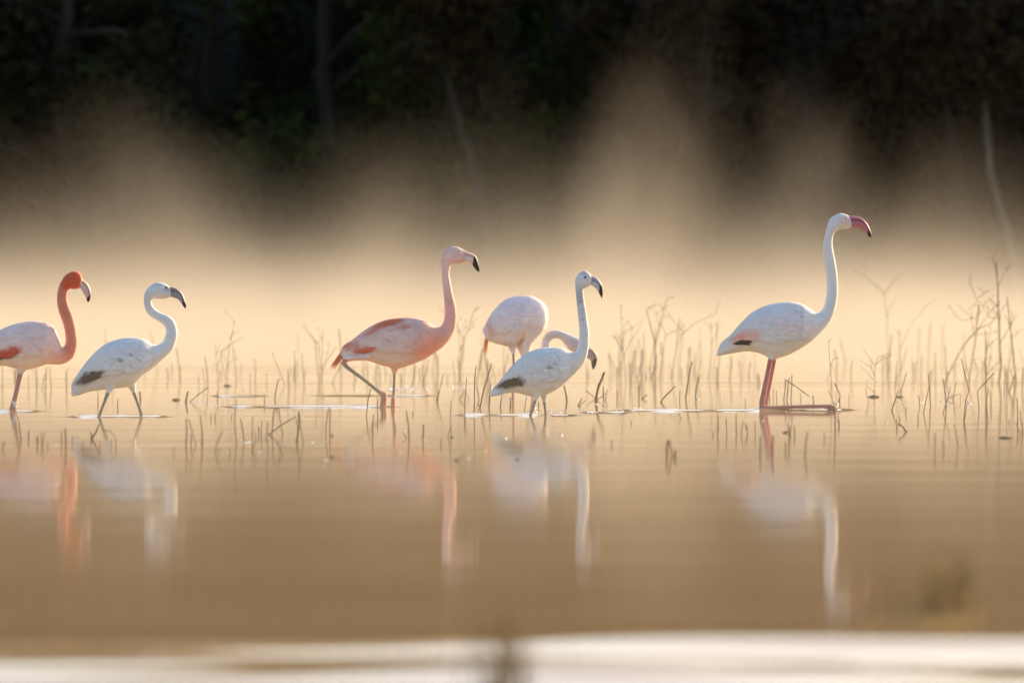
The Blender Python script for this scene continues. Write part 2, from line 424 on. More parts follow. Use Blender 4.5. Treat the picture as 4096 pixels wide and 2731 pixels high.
class Bird:
    def __init__(self, key, label, secs, patches, legs, upper, lower, billcols, eye, eyemat, wing, base_col):
        b = BIRD_BASE[key]
        self.x0, self.y0, self.s = b['crop']; self.bx, self.by = b['base']
        self.d = depth_at(self.by); self.m = self.d / FPX
        self.root = empty('flamingo', ((self.bx - 2048) * self.m, self.d, 0))
        tag(self.root, label, 'flamingo', 'flamingos wading in the misty shallows')
        self.patches = patches; self.legs = legs; self.base_col = base_col
        self.key = key
        S = np.array(secs, dtype=float)
        P, self.us = catmull(S, 6)
        self.T = self.loc(P[:, 0:2]); self.B = self.loc(P[:, 2:4]); self.W = np.maximum(0.002, P[:, 4] / self.s * self.m)
        self.body(); self.bill(upper, lower, billcols); self.eyes(eye, eyemat)
        if wing: self.wings(*wing)

    def loc(self, p):
        p = np.asarray(p, dtype=float)
        return np.stack([(p[..., 0] / self.s + self.x0 - self.bx) * self.m, (self.by - (p[..., 1] / self.s + self.y0)) * self.m], -1)

    def crop(self, co):
        x = (co[:, 0] / self.m + self.bx - self.x0) * self.s
        y = (self.by - co[:, 2] / self.m - self.y0) * self.s
        return x, y

    def paint(self, co, legs=True, jitter=0.0, seed=0):
        x, y = self.crop(co)
        if jitter:
            q = x * 0.5 + y * 0.85
            sh = jitter * (1.5 * np.sin(q * 0.17 + seed) + 1.1 * np.sin(q * 0.43 + seed * 2) + 0.8 * np.sin(q * 0.91))
            x = x - 0.85 * sh; y = y + 0.5 * sh
        c = np.tile(np.array(self.base_col, dtype=float), (len(co), 1))
        for (cx, cy, rx, ry, rot, col, stg, soft) in self.patches:
            a = math.radians(rot)
            dx, dy = x - cx, y - cy
            ex = (dx * math.cos(a) + dy * math.sin(a)) / rx; ey = (-dx * math.sin(a) + dy * math.cos(a)) / ry
            q = np.sqrt(ex * ex + ey * ey)
            w = np.clip((1 + soft - q) / (2 * soft), 0, 1); w = w * w * (3 - 2 * w) * stg
            c = c * (1 - w[:, None]) + np.array(col)[None] * w[:, None]
        if legs:
            for lg in self.legs:
                p = lg['p']; yo = lg.get('y', 0.0)
                for i in range(len(p) - 1):
                    if p[i][3] is None or p[i + 1][3] is None: continue
                    A = np.append(self.loc(p[i][:2]), yo); Bq = np.append(self.loc(p[i + 1][:2]), yo)
                    co2 = co[:, [0, 2, 1]]
                    ab = Bq - A; t = np.clip(((co2 - A) @ ab) / (ab @ ab), 0, 1)
                    dist = np.linalg.norm(co2 - A - t[:, None] * ab, axis=1)
                    hw = (p[i][2] * (1 - t) + p[i + 1][2] * t) / self.s * self.m
                    wgt = np.clip((hw * 1.7 + 0.003 - dist) / 0.002, 0, 1)
                    t_end = ((co2 - A) @ ab) / (ab @ ab)
                    if i == 0 or p[i - 1][3] is None: wgt = wgt * np.clip((t_end + 0.06) / 0.1, 0, 1)
                    lc = np.array(p[i][3])[None] * (1 - t[:, None]) + np.array(p[i + 1][3])[None] * t[:, None]
                    c = c * (1 - wgt[:, None]) + lc * wgt[:, None]
        return c

    def body(self):
        parts = [loft(self.T, self.B, self.W)]
        for lg in self.legs:
            p = [list(q) for q in lg['p']]; yo = lg.get('y', 0.0)
            pts = [np.array([*self.loc(q[:2]), q[2] / self.s * self.m]) for q in p]
            if lg.get('dip', True):
                v = pts[-1] - pts[-2]; v[2] = 0; v = v / np.linalg.norm(v[:2])
                pts.append(pts[-1] + v * 0.09)
            path = [(q[0], yo, q[1]) for q in pts]
            v, f = tube(path, [q[2] for q in pts], 12)
            parts.append((v, f))
        V, F = merge(parts)
        me = bpy.data.meshes.new('raw'); me.from_pydata([tuple(v) for v in V], [], F)
        bm = bmesh.new(); bm.from_mesh(me); bmesh.ops.recalc_face_normals(bm, faces=bm.faces); bm.to_mesh(me); bm.free()
        ob = bpy.data.objects.new('raw', me); COL.objects.link(ob)
        md = ob.modifiers.new('r', 'REMESH'); md.mode = 'VOXEL'; md.voxel_size = 0.0034
        sm = ob.modifiers.new('s', 'SMOOTH'); sm.factor = 0.5; sm.iterations = 3
        dg = bpy.context.evaluated_depsgraph_get()
        new = bpy.data.meshes.new_from_object(ob.evaluated_get(dg))
        new.name = 'body'
        bpy.data.objects.remove(ob); bpy.data.meshes.remove(me)
        co = np.empty(len(new.vertices) * 3, dtype=np.float32); new.vertices.foreach_get('co', co); co = co.reshape(-1, 3)
        for a in list(new.color_attributes): new.color_attributes.remove(a)
        set_col(new, self.paint(co, True, 5.0))
        new.polygons.foreach_set('use_smooth', np.ones(len(new.polygons), dtype=bool))
        new.materials.clear(); new.materials.append(M_PLUM)
        o = bpy.data.objects.new('body', new); COL.objects.link(o); o.parent = self.root

    def bill(self, upper, lower, cols):
        objs = []
        for nm, secs, wid in (('bill', upper, (24, 21, 18, 15, 12, 8, 4)), ('lower_bill', lower, (25, 25, 23, 20, 15, 9, 4))):
            P, us = catmull(np.array([list(s) + [w] for s, w in zip(secs, wid)], dtype=float), 5)
            V, F = loft(self.loc(P[:, :2]), self.loc(P[:, 2:4]), P[:, 4] / self.s * self.m, 16)
            o = link_mesh(nm, V, F, M_BILL, objs[0] if objs else self.root)
            n = len(us); f = np.repeat(us / us[-1], 16); f = np.append(f, [0, 1])
            c0, c1, ctip, start = cols[nm]
            t = np.clip((f - start) / 0.06, 0, 1)[:, None]
            base = np.array(c0)[None] * (1 - np.clip(f / max(start, .01), 0, 1))[:, None] + np.array(c1)[None] * np.clip(f / max(start, .01), 0, 1)[:, None]
            set_col(o.data, base * (1 - t) + np.array(ctip)[None] * t)
            objs.append(o)

    def locate(self, px, py):
        """near-side surface point seen at a crop pixel: (ring index, angle)"""
        q = self.loc((px, py))
        th = np.linspace(0.05, math.pi - 0.05, 60)
        c = (self.T + self.B) / 2; u = (self.T - self.B) / 2
        gx = c[:, 0:1] + u[:, 0:1] * np.cos(th)[None]; gz = c[:, 1:2] + u[:, 1:2] * np.cos(th)[None]
        d = (gx - q[0]) ** 2 + (gz - q[1]) ** 2
        i, k = np.unravel_index(np.argmin(d), d.shape)
        return i, th[k]

    def surf(self, f, th):
        i = int(max(0, min(len(self.W) - 2, math.floor(f)))); t = min(1, max(0, f - i))
        c = (self.T + self.B) / 2; u = (self.T - self.B) / 2
        cc = c[i] * (1 - t) + c[i + 1] * t; uu = u[i] * (1 - t) + u[i + 1] * t; w = self.W[i] * (1 - t) + self.W[i + 1] * t
        p = Vector((cc[0] + uu[0] * math.cos(th), -w * math.sin(th), cc[1] + uu[1] * math.cos(th)))
        ul = max(1e-5, math.hypot(*uu))
        nn = Vector((uu[0] / ul * math.cos(th) / ul, -math.sin(th) / w, uu[1] / ul * math.cos(th) / ul)).normalized()
        return p, nn

    def eyes(self, e, mat):
        i, th = self.locate(*e[:2])
        r = e[2] / self.s * self.m
        for sgn in (1, -1):
            p, nn = self.surf(i, th * sgn)
            bm = bmesh.new(); bmesh.ops.create_uvsphere(bm, u_segments=12, v_segments=8, radius=r)
            me = bpy.data.meshes.new('eye'); bm.to_mesh(me); bm.free()
            me.polygons.foreach_set('use_smooth', [True] * len(me.polygons)); me.materials.append(mat)
            o = bpy.data.objects.new('eye', me); COL.objects.link(o); o.parent = self.root; o.location = p - nn * r * 0.35

    def feather(self, a, b, width, lift0, lift1, sgn, nseg=6):
        """one feather lying on the plumage from (ring, angle) a to b"""
        V = []
        prof = [0.35, 0.8, 1.0, 1.0, 0.86, 0.55, 0.08]
        pts = []
        for k in range(nseg + 1):
            t = k / nseg
            p, nn = self.surf(a[0] * (1 - t) + b[0] * t, sgn * (a[1] * (1 - t) + b[1] * t))
            pts.append((p + nn * (lift0 * (1 - t) + lift1 * t), nn))
        for k, (p, nn) in enumerate(pts):
            d = (pts[min(k + 1, nseg)][0] - pts[max(0, k - 1)][0]).normalized()
            s = d.cross(nn).normalized() * width * prof[k] * 0.5
            V += [p - s - nn * 0.0022, p + nn * 0.0008, p + s - nn * 0.0022]
        F = []
        for k in range(nseg):
            o = k * 3
            F += [(o, o + 1, o + 4, o + 3), (o + 1, o + 2, o + 5, o + 4)]
        return V, F

    def wings(self, front, back, flights, fcol):
        r = random.Random(len(self.key) * 13)
        f0 = front * 6.0; f1 = back * 6.0
        for sgn in (1, -1):
            parts, cols = [], []
            rows = 13
            for j in range(rows):
                t = j / (rows - 1)
                fr = f0 * (1 - t) + f1 * t                      # root ring of this row
                ln = (f0 - f1) * (0.20 + 0.16 * t)
                for k in range(13):
                    th = 0.12 + (k + 0.5 * (j % 2)) * 0.158 + r.uniform(-.02, .02)
                    if th > 2.05 - 0.55 * t: continue
                    thb = th + r.uniform(-.04, .08) + 0.10 * t
                    up = min(1.0, max(0.12, (th - 0.1) / 0.8))
                    V, F = self.feather((fr + r.uniform(-.6, .6), th), (max(2.0, fr - ln * r.uniform(.8, 1.15)), thb),
                                        0.028 + 0.010 * t, 0.0025 * up, (0.0100 + 0.003 * r.random()) * up, sgn)
                    parts.append((V, F))
            V, F = merge(parts)
            o = link_mesh('wing', V, F, M_FEATH, self.root)
            co = np.array([tuple(v) for v in V])
            c = self.paint(co, False, 7.0, 3)
            per = np.repeat(np.array([r.uniform(0.94, 1.04) for _ in parts]), [len(p[0]) for p in parts])
            set_col(o.data, np.clip(c * per[:, None], 0, 1))
            if flights:
                fp = []
                for (ax, ay, bx, by, w) in flights:
                    a = self.locate(ax, ay); b = self.locate(bx, by)
                    fp.append(self.feather(a, b, w / self.s * self.m, 0.0105, 0.0135, sgn))
                for V, F in fp:
                    q = link_mesh('flight_feather', V, F, M_FEATH, o)
                    set_col(q.data, np.tile(np.array(fcol), (len(V), 1)) * (0.7 + 0.6 * rng.random((len(V), 1))))

    def plumes(self, name, feathers, colf, spread=0.02):
        """free-standing tail feathers: (x0,y0,x1,y1,width) in crop pixels"""
        parts, cols = [], []
        for i, (ax, ay, bx, by, w) in enumerate(feathers):
            A = self.loc((ax, ay)); Bq = self.loc((bx, by)); w = w / self.s * self.m
            yo = (i / max(1, len(feathers) - 1) - 0.5) * 2 * spread
            prof = [0.5, 0.9, 1.0, 0.9, 0.6, 0.15]
            d = np.array([Bq[0] - A[0], Bq[1] - A[1]]); L = np.linalg.norm(d); nrm = np.array([-d[1], d[0]]) / L
            V, F = [], []
            for k in range(6):
                t = k / 5; p = A + d * t; yy = yo * (0.3 + 0.9 * t); sag = -0.01 * t * t
                for s, dy in ((-1, 0.001), (0, -0.0012), (1, 0.001)):
                    V.append((p[0] + nrm[0] * s * w * prof[k] * .5, yy + dy + s * 0.003, p[1] + nrm[1] * s * w * prof[k] * .5 + sag))
                cols += [colf(t)] * 3
            for k in range(5):
                o = k * 3
                F += [(o, o + 1, o + 4, o + 3), (o + 1, o + 2, o + 5, o + 4)]
            parts.append((V, F))
        V, F = merge(parts)
        o = link_mesh(name, V, F, M_FEATH, self.root)
        set_col(o.data, np.array(cols))

    def band(self, cx, cy0, cy1, hw, yo=0.0, lean=0.0):
        A = self.loc((cx + lean, cy0)); B_ = self.loc((cx, cy1)); r = hw / self.s * self.m
        v, f = tube([(A[0], yo, A[1]), (B_[0], yo, B_[1])], [r, r], 14)
        m, n, l, p = nodes_of('coded_ring')
        tc = n.new('ShaderNodeTexCoord'); vz = n.new('ShaderNodeTexVoronoi'); vz.inputs['Scale'].default_value = 130
        rp = n.new('ShaderNodeValToRGB'); rp.color_ramp.interpolation = 'CONSTANT'
        rp.color_ramp.elements[0].color = (0.08, 0.06, 0.06, 1); rp.color_ramp.elements[1].color = (0.65, 0.62, 0.58, 1); rp.color_ramp.elements[1].position = 0.36
        l.new(tc.outputs['Object'], vz.inputs['Vector']); l.new(vz.outputs['Distance'], rp.inputs[0]); l.new(rp.outputs[0], p.inputs['Base Color'])
        p.inputs['Roughness'].default_value = 0.4
        link_mesh('leg_band', v, f, m, self.root, smooth=False)

WHITE = (0.68, 0.70, 0.71)
GREYLEG = (0.20, 0.21, 0.16)
BLACK = (0.018, 0.014, 0.012)
PINKLEG = (0.40, 0.125, 0.125)

# --- kneeling adult
B = Bird('kneeling', 'tall white flamingo kneeling with one pink shank flat on the water',
    [(112,1078,114,1092,4),(165,1003,180,1077,28),(225,943,255,1064,62),(300,850,340,1054,102),(390,770,430,1074,132),(500,725,500,1107,146),
     (620,711,590,1090,146),(710,726,690,1042,132),(775,763,775,987,106),(812,787,840,927,76),(845,771,905,852,54),(868,720,941,766,44),
     (882,640,961,650,39),(880,540,959,530,38),(869,440,946,440,36),(857,350,929,350,34),(864,270,923,285,31),(881,200,938,228,35),
     (908,130,968,207,42),(965,95,1005,204,47),(1015,99,1035,198,43),(1046,116,1060,186,30)],
    [(620,820,160,90,20,(0.80,0.70,0.71),0.5,.6),(560,880,120,40,25,(0.80,0.62,0.62),0.45,.7),(330,945,90,45,-18,(0.80,0.42,0.36),.75,.5),
     (255,965,55,24,-35,(0.80,0.30,0.22),.85,.5),(1010,140,50,42,0,(0.70,0.52,0.44),.75,.6),(900,500,60,160,0,(0.78,0.74,0.72),.4,.5)],
    [dict(p=[(500,1010,40,None),(492,1085,24,None),(488,1110,17,PINKLEG),(455,1280,18,PINKLEG),(430,1410,21,PINKLEG),(424,1447,25,PINKLEG),(500,1447,15,PINKLEG),
             (640,1440,14,PINKLEG),(860,1436,14,PINKLEG),(905,1440,20,PINKLEG),(938,1456,20,PINKLEG),(955,1475,10,PINKLEG)], y=-0.03),
     dict(p=[(525,1010,40,None),(524,1085,22,None),(520,1115,16,PINKLEG),(490,1270,16,PINKLEG),(462,1400,19,PINKLEG),(452,1455,20,PINKLEG)], y=0.035)],
    [(1036,111,1042,149),(1085,115,1090,143),(1130,131,1122,149),(1160,159,1146,169),(1180,195,1165,201),(1196,244,1180,236),(1195,262,1188,258)],
    [(1042,142,1056,189),(1090,139,1090,191),(1124,145,1118,199),(1150,165,1142,215),(1170,199,1162,237),(1186,237,1180,257),(1193,261,1190,259)],
    {'bill': ((0.44,0.14,0.19),(0.38,0.11,0.17),BLACK,.66), 'lower_bill': ((0.44,0.16,0.18),(0.46,0.15,0.18),BLACK,.66)},
    (1017,131,7), M_EYEY,
    (8.0, 2.2, [(355,985,225,1003,26),(350,992,240,1000,22),(345,1000,232,1006,18)], BLACK), WHITE)

# --- pink adult lifting a leg
PK = (0.72, 0.40, 0.34); PK2 = (0.80, 0.40, 0.32); LEGG = (0.26, 0.24, 0.17); JOINT = (0.52, 0.20, 0.15)
B = Bird('pink', 'pink flamingo with red wing streaks lifting one leg out of the water',
    [(212,958,216,1004,16),(262,913,262,1016,46),(330,860,345,1020,80),(430,778,440,1027,112),(560,712,560,1066,138),(690,690,680,1084,148),
     (800,689,790,1050,146),(880,708,890,1007,130),(940,740,975,952,104),(985,763,1050,890,78),(1018,734,1103,816,55),(1033,680,1128,730,46),
     (1034,600,1126,610,42),(1027,500,1101,500,37),(1019,420,1086,420,34),(1013,330,1074,345,31),(1009,250,1083,280,36),(1029,164,1096,268,44),
     (1085,131,1130,265,49),(1140,134,1160,261,45),(1186,158,1193,248,32)],
    [(600,850,300,125,-15,(0.74,0.54,0.50),.85,.6),(540,970,240,80,10,(0.72,0.60,0.54),.85,.6),(950,900,150,100,-40,(0.80,0.30,0.19),.75,.7),
     (1070,650,45,150,0,(0.80,0.42,0.36),.6,.6),(1060,330,70,150,0,(0.80,0.58,0.53),.8,.6),(1110,190,90,60,0,(0.78,0.60,0.57),.5,.6),
     (600,728,125,28,-14,(0.62,0.09,0.03),.95,.4),(700,765,80,16,-12,(0.64,0.13,0.06),.85,.5),(500,775,110,18,-32,(0.64,0.15,0.07),.85,.5),(640,790,70,8,-15,(0.8,0.78,0.76),.6,.5),
     (590,868,26,14,20,(0.6,0.16,0.1),.7,.6),(415,940,80,24,-6,(0.56,0.09,0.04),.95,.3),(345,930,22,55,15,(0.6,0.13,0.07),.75,.5),(280,905,46,30,-30,(0.6,0.14,0.08),.8,.5),
     (270,985,60,26,0,(0.80,0.76,0.72),.7,.5),(1165,165,24,20,0,(0.8,0.72,0.6),.5,.6)],
    [dict(p=[(645,990,70,None),(645,1075,36,None),(642,1130,13,LEGG),(640,1200,12,LEGG),(636,1285,12,LEGG),(633,1310,17,JOINT),(632,1390,20,JOINT)], y=0.0),
     dict(p=[(460,985,34,None),(330,1000,24,None),(250,1012,22,JOINT),(243,1040,21,JOINT),(275,1075,17,LEGG),(400,1165,15,LEGG),(530,1270,16,LEGG),(562,1288,26,JOINT),(563,1320,27,JOINT),(553,1385,26,JOINT)], y=-0.045)],
    [(1178,155,1186,205),(1225,175,1225,205),(1262,191,1256,211),(1284,213,1268,231),(1299,257,1282,263),(1310,305,1294,300),(1306,329,1300,326)],
    [(1184,199,1192,249),(1224,199,1226,255),(1254,207,1248,263),(1270,227,1258,279),(1285,261,1272,301),(1297,299,1288,319),(1304,329,1300,330)],
    {'bill': ((0.72,0.46,0.44),(0.72,0.50,0.48),BLACK,.38), 'lower_bill': ((0.74,0.58,0.52),(0.74,0.55,0.50),BLACK,.40)},
    (1148,169,8), M_EYEY,
    (7.6, 1.9, [(480,930,360,958,26),(470,940,345,950,22)], (0.62,0.12,0.06)), PK)
B.plumes('tail', [(310,890,150,1070,24),(295,888,138,1060,20),(290,905,168,1074,20),(275,905,176,1066,18),(310,880,190,1010,24),(290,910,160,1050,22),(280,920,150,1048,18)],
         lambda t: (0.66, 0.12 + 0.08 * t, 0.04), 0.03)
B.band(633, 1298, 1322, 19)

# --- juvenile walking
B = Bird('walking', 'white young flamingo with a grey bill striding on two grey legs',
    [(554,1108,560,1147,5),(590,1048,615,1140,30),(650,943,690,1114,68),(730,833,775,1100,104),(830,741,860,1090,136),(950,695,960,1080,152),
     (1060,688,1050,1056,146),(1140,706,1130,979,124),(1195,737,1215,914,94),(1240,741,1290,845,68),(1278,711,1356,777,53),(1300,650,1393,670,46),
     (1290,600,1376,570,42),(1250,563,1320,513,38),(1195,533,1258,487,36),(1152,491,1213,455,35),(1130,430,1191,415,33),(1129,360,1193,388,33),
     (1154,305,1208,382,40),(1205,263,1245,385,49),(1258,254,1290,382,49),(1305,269,1322,373,43),(1336,292,1345,366,31)],
    [(940,862,17,15,0,(0.10,0.09,0.09),.9,.5),(1022,824,10,16,40,(0.12,0.11,0.11),.8,.6),(705,1003,125,34,-24,(0.035,0.027,0.02),1.0,.28),(1200,540,110,60,-20,(0.74,0.76,0.76),.6,.6),
     (1140,400,30,60,0,(0.55,0.58,0.58),.5,.7),(980,1020,120,40,-10,(0.72,0.68,0.62),.5,.6),(1316,300,18,26,10,(0.32,0.30,0.29),.8,.7),(1240,270,50,20,0,(0.55,0.55,0.54),.6,.7),(870,770,40,10,-30,(0.7,0.7,0.72),.5,.6)],
    [dict(p=[(900,1000,50,None),(870,1075,28,None),(850,1120,16,GREYLEG),(815,1210,13,GREYLEG),(788,1285,14,GREYLEG),(782,1310,19,(0.42,0.26,0.22))], y=-0.03),
     dict(p=[(1020,990,60,None),(1030,1065,34,None),(1045,1120,15,GREYLEG),(1078,1210,13,GREYLEG),(1105,1290,14,GREYLEG),(1112,1312,15,GREYLEG)], y=0.035)],
    [(1326,287,1338,329),(1372,296,1372,323),(1405,317,1396,331),(1432,347,1416,357),(1448,389,1432,393),(1460,432,1445,428),(1456,458,1450,454)],
    [(1338,321,1344,368),(1372,317,1376,378),(1398,326,1396,387),(1420,353,1412,405),(1436,387,1430,431),(1450,427,1442,447),(1455,458,1451,457)],
    {'bill': ((0.26,0.21,0.23),(0.22,0.21,0.23),BLACK,.74), 'lower_bill': ((0.24,0.25,0.27),(0.30,0.30,0.32),BLACK,.62)},
    (1303,294,9), M_EYE,
    (7.8, 2.1, [(800,955,640,1050,34),(795,970,610,1058,30),(805,985,660,1045,30),(760,955,590,1062,26),(720,945,578,1066,22),(735,935,640,1020,14)], (0.022,0.017,0.013)), WHITE)

# --- upright juvenile
B = Bird('upright', 'white young flamingo with speckled upright neck and dark wing tip',
    [(242,1192,250,1209,5),(300,1136,330,1182,32),(375,1038,420,1168,68),(460,923,510,1171,106),(570,824,590,1195,142),(690,772,690,1201,158),
     (800,762,790,1168,158),(890,769,880,1112,138),(960,794,970,1032,106),(1004,805,1058,943,80),(1028,764,1109,862,58),(1041,700,1133,740,48),
     (1045,610,1135,620,45),(1037,510,1121,510,42),(1026,400,1103,400,39),(1017,300,1088,300,37),(1010,225,1085,245,41),(1011,150,1092,231,48),
     (1047,93,1108,227,54),(1098,74,1130,216,51),(1140,96,1147,205,40),(1156,124,1154,195,29)],
    [(435,1085,128,40,-14,(0.035,0.027,0.02),1.0,.28),(500,1030,12,40,20,(0.08,0.06,0.05),.7,.6),(765,936,14,14,0,(0.07,0.07,0.06),.9,.6),(800,924,12,18,10,(0.12,0.12,0.10),.8,.6),
     (685,975,16,12,-20,(0.25,0.25,0.25),.8,.6),(830,905,16,6,-20,(0.25,0.25,0.25),.6,.6),(1045,300,45,90,0,(0.36,0.40,0.41),.7,.7),(1065,430,40,90,0,(0.6,0.63,0.64),.7,.6),
     (1075,510,16,12,0,(0.3,0.3,0.3),.6,.8),(1055,350,18,10,0,(0.2,0.2,0.2),.6,.8),(1085,420,14,8,0,(0.25,0.25,0.25),.6,.8),(1085,90,55,26,0,(0.42,0.40,0.36),.7,.6),
     (1110,130,22,18,0,(0.45,0.44,0.42),.6,.6),(700,1150,150,40,-10,(0.70,0.68,0.64),.6,.6),(1120,150,10,10,0,(0.4,0.4,0.4),.5,.6)],
    [dict(p=[(690,1110,60,None),(665,1195,28,None),(652,1235,16,GREYLEG),(628,1310,13,GREYLEG),(606,1370,15,GREYLEG)], y=-0.025),
     dict(p=[(730,1100,60,None),(730,1205,32,None),(733,1252,16,GREYLEG),(742,1320,12,GREYLEG),(748,1380,14,GREYLEG)], y=0.03)],
    [(1140,112,1142,173),(1185,130,1180,173),(1215,150,1202,181),(1239,181,1218,205),(1252,221,1232,239),(1258,275,1240,278),(1251,318,1245,314)],
    [(1140,165,1152,199),(1180,167,1180,219),(1203,176,1200,237),(1220,199,1214,261),(1234,235,1226,281),(1246,273,1238,303),(1250,318,1246,318)],
    {'bill': ((0.34,0.33,0.37),(0.36,0.34,0.38),BLACK,.52), 'lower_bill': ((0.50,0.52,0.55),(0.48,0.50,0.53),BLACK,.58)},
    (1095,132,10), M_EYE,
    (7.9, 2.1, [(540,1085,370,1105,34),(530,1070,350,1095,30),(535,1100,330,1125,28),(480,1040,340,1115,26),(440,1050,310,1140,20),(505,1020,470,1090,18),(455,1025,430,1080,14)], (0.024,0.019,0.014)), WHITE)

# --- coral adult at the edge of the frame
CO = (0.66, 0.17, 0.09); LG = (0.36, 0.17, 0.16)
B = Bird('coral', 'pale pink flamingo with coral red neck and head and banded leg',
    [(-237,933,-230,962,5),(-190,868,-160,957,32),(-110,743,-60,937,80),(-20,646,20,907,116),(100,586,120,927,144),(230,560,210,938,154),
     (340,564,300,918,146),(420,598,375,895,126),(465,690,440,899,94),(487,759,510,887,70),(504,751,579,833,53),(513,710,607,740,47),
     (506,630,601,640,46),(482,545,579,535,46),(456,465,547,452,44),(446,390,527,380,40),(454,312,533,325,40),(477,250,548,303,44),
     (519,191,572,307,50),(580,166,605,305,52),(627,180,630,297,42),(649,226,639,289,26)],
    [(150,700,260,150,0,(0.80,0.66,0.64),.7,.6),(200,860,200,80,0,(0.78,0.70,0.64),.7,.6),(420,840,80,80,0,(0.80,0.50,0.42),.7,.6),(500,850,80,60,0,(0.80,0.38,0.28),.8,.6),
     (570,760,70,110,20,CO,.9,.5),(550,600,75,140,-12,(0.66,0.21,0.13),.95,.4),(500,400,85,160,0,(0.60,0.18,0.11),.95,.4),(560,230,110,90,0,(0.56,0.085,0.03),1.0,.3),
     (590,180,60,30,20,(0.66,0.07,0.015),.9,.5),(300,700,70,12,-20,(0.78,0.36,0.32),.6,.7),(200,640,110,10,-28,(0.80,0.5,0.5),.6,.7),(270,600,90,10,-12,(0.80,0.52,0.52),.6,.7),
     (70,800,120,34,-14,(0.56,0.05,0.02),.95,.35),(10,845,120,16,-6,(0.05,0.03,0.03),.9,.4),(648,250,14,22,20,(0.85,0.7,0.45),.8,.5),(380,800,14,90,20,(0.8,0.55,0.5),.4,.6)],
    [dict(p=[(180,840,90,None),(168,925,44,None),(160,972,22,LG),(138,1080,20,LG),(114,1180,21,LG),(104,1230,26,LG),(98,1275,28,LG)], y=-0.01)],
    [(640,227,640,263),(672,250,660,273),(696,278,680,297),(710,317,694,327),(712,352,698,357),(706,386,694,385),(696,409,690,406)],
    [(640,257,629,295),(660,267,644,317),(682,291,657,341),(696,321,669,363),(700,351,677,386),(696,381,683,399),(694,408,690,409)],
    {'bill': ((0.62,0.45,0.38),(0.62,0.42,0.40),BLACK,.62), 'lower_bill': ((0.66,0.48,0.44),(0.62,0.42,0.40),BLACK,.66)},
    (632,222,8), M_EYEY,
    (7.2, 1.8, [(180,780,20,835,30),(165,790,-30,845,28),(120,800,-80,860,26)], (0.5,0.05,0.02)), (0.72,0.52,0.49))
B.band(108, 1184, 1226, 24, -0.01, 9)

# --- feeding adult
FP = (0.80, 0.72, 0.72)
B = Bird('feeding', 'plump white flamingo bending its neck down to feed, orange tail',
    [(192,632,206,690,18),(206,603,226,701,44),(245,508,290,724,96),(300,418,350,740,136),(400,328,415,755,160),(520,301,470,748,166),
     (640,310,515,705,164),(736,373,548,705,150),(768,470,528,724,128),(747,582,512,748,102),(692,652,509,782,82),(642,707,516,817,64),
     (613,770,531,852,50),(616,850,546,902,42),(642,908,582,972,38),(682,920,692,1000,38),(700,860,777,900,38),
     (702,770,783,765,38),(711,690,786,715,38),(759,624,811,687,37),(830,602,850,681,37),(906,619,890,701,39),
     (972,647,935,762,46),(1040,680,985,802,52),(1092,716,1042,832,49),(1134,758,1098,846,38)],
    [(560,380,180,60,10,(0.80,0.66,0.72),.5,.7),(250,600,24,60,-10,(0.72,0.34,0.24),.75,.6),(420,740,60,36,0,(0.55,0.36,0.28),.6,.6),(640,325,22,8,10,(0.75,0.4,0.4),.6,.6),
     (860,660,200,60,15,(0.62,0.54,0.52),.75,.6),(1040,760,90,80,20,(0.55,0.44,0.42),.8,.6)],
    [dict(p=[(440,690,70,None),(447,750,36,None),(455,820,13,(0.38,0.22,0.18)),(458,900,11,(0.40,0.22,0.18)),(455,1060,12,(0.45,0.22,0.18)),(450,1225,13,(0.5,0.22,0.18))], y=-0.03),
     dict(p=[(500,690,70,None),(520,760,34,None),(540,830,13,(0.38,0.22,0.18)),(600,1040,12,(0.42,0.22,0.18)),(630,1225,13,(0.5,0.22,0.18))], y=0.05)],
    [(1122,750,1116,802),(1165,777,1150,806),(1195,807,1172,827),(1207,845,1186,853),(1203,890,1188,893),(1191,930,1180,929),(1178,958,1172,955)],
    [(1116,796,1104,850),(1150,800,1125,860),(1173,824,1140,868),(1186,850,1152,892),(1190,888,1158,926),(1182,926,1164,946),(1175,958,1168,956)],
    {'bill': ((0.45,0.33,0.31),(0.42,0.30,0.29),BLACK,.52), 'lower_bill': ((0.48,0.36,0.33),(0.44,0.33,0.30),BLACK,.48)},
    (1075,752,8), M_EYEY,
    (6.3, 1.6, None, None), FP)
B.plumes('tail', [(225,655,180,790,14),(222,650,195,830,16),(230,660,210,820,14),(215,650,190,760,16),(235,670,205,770,14)], lambda t: (0.80, 0.16 + 0.22 * t, 0.05 + 0.03 * t), 0.025)

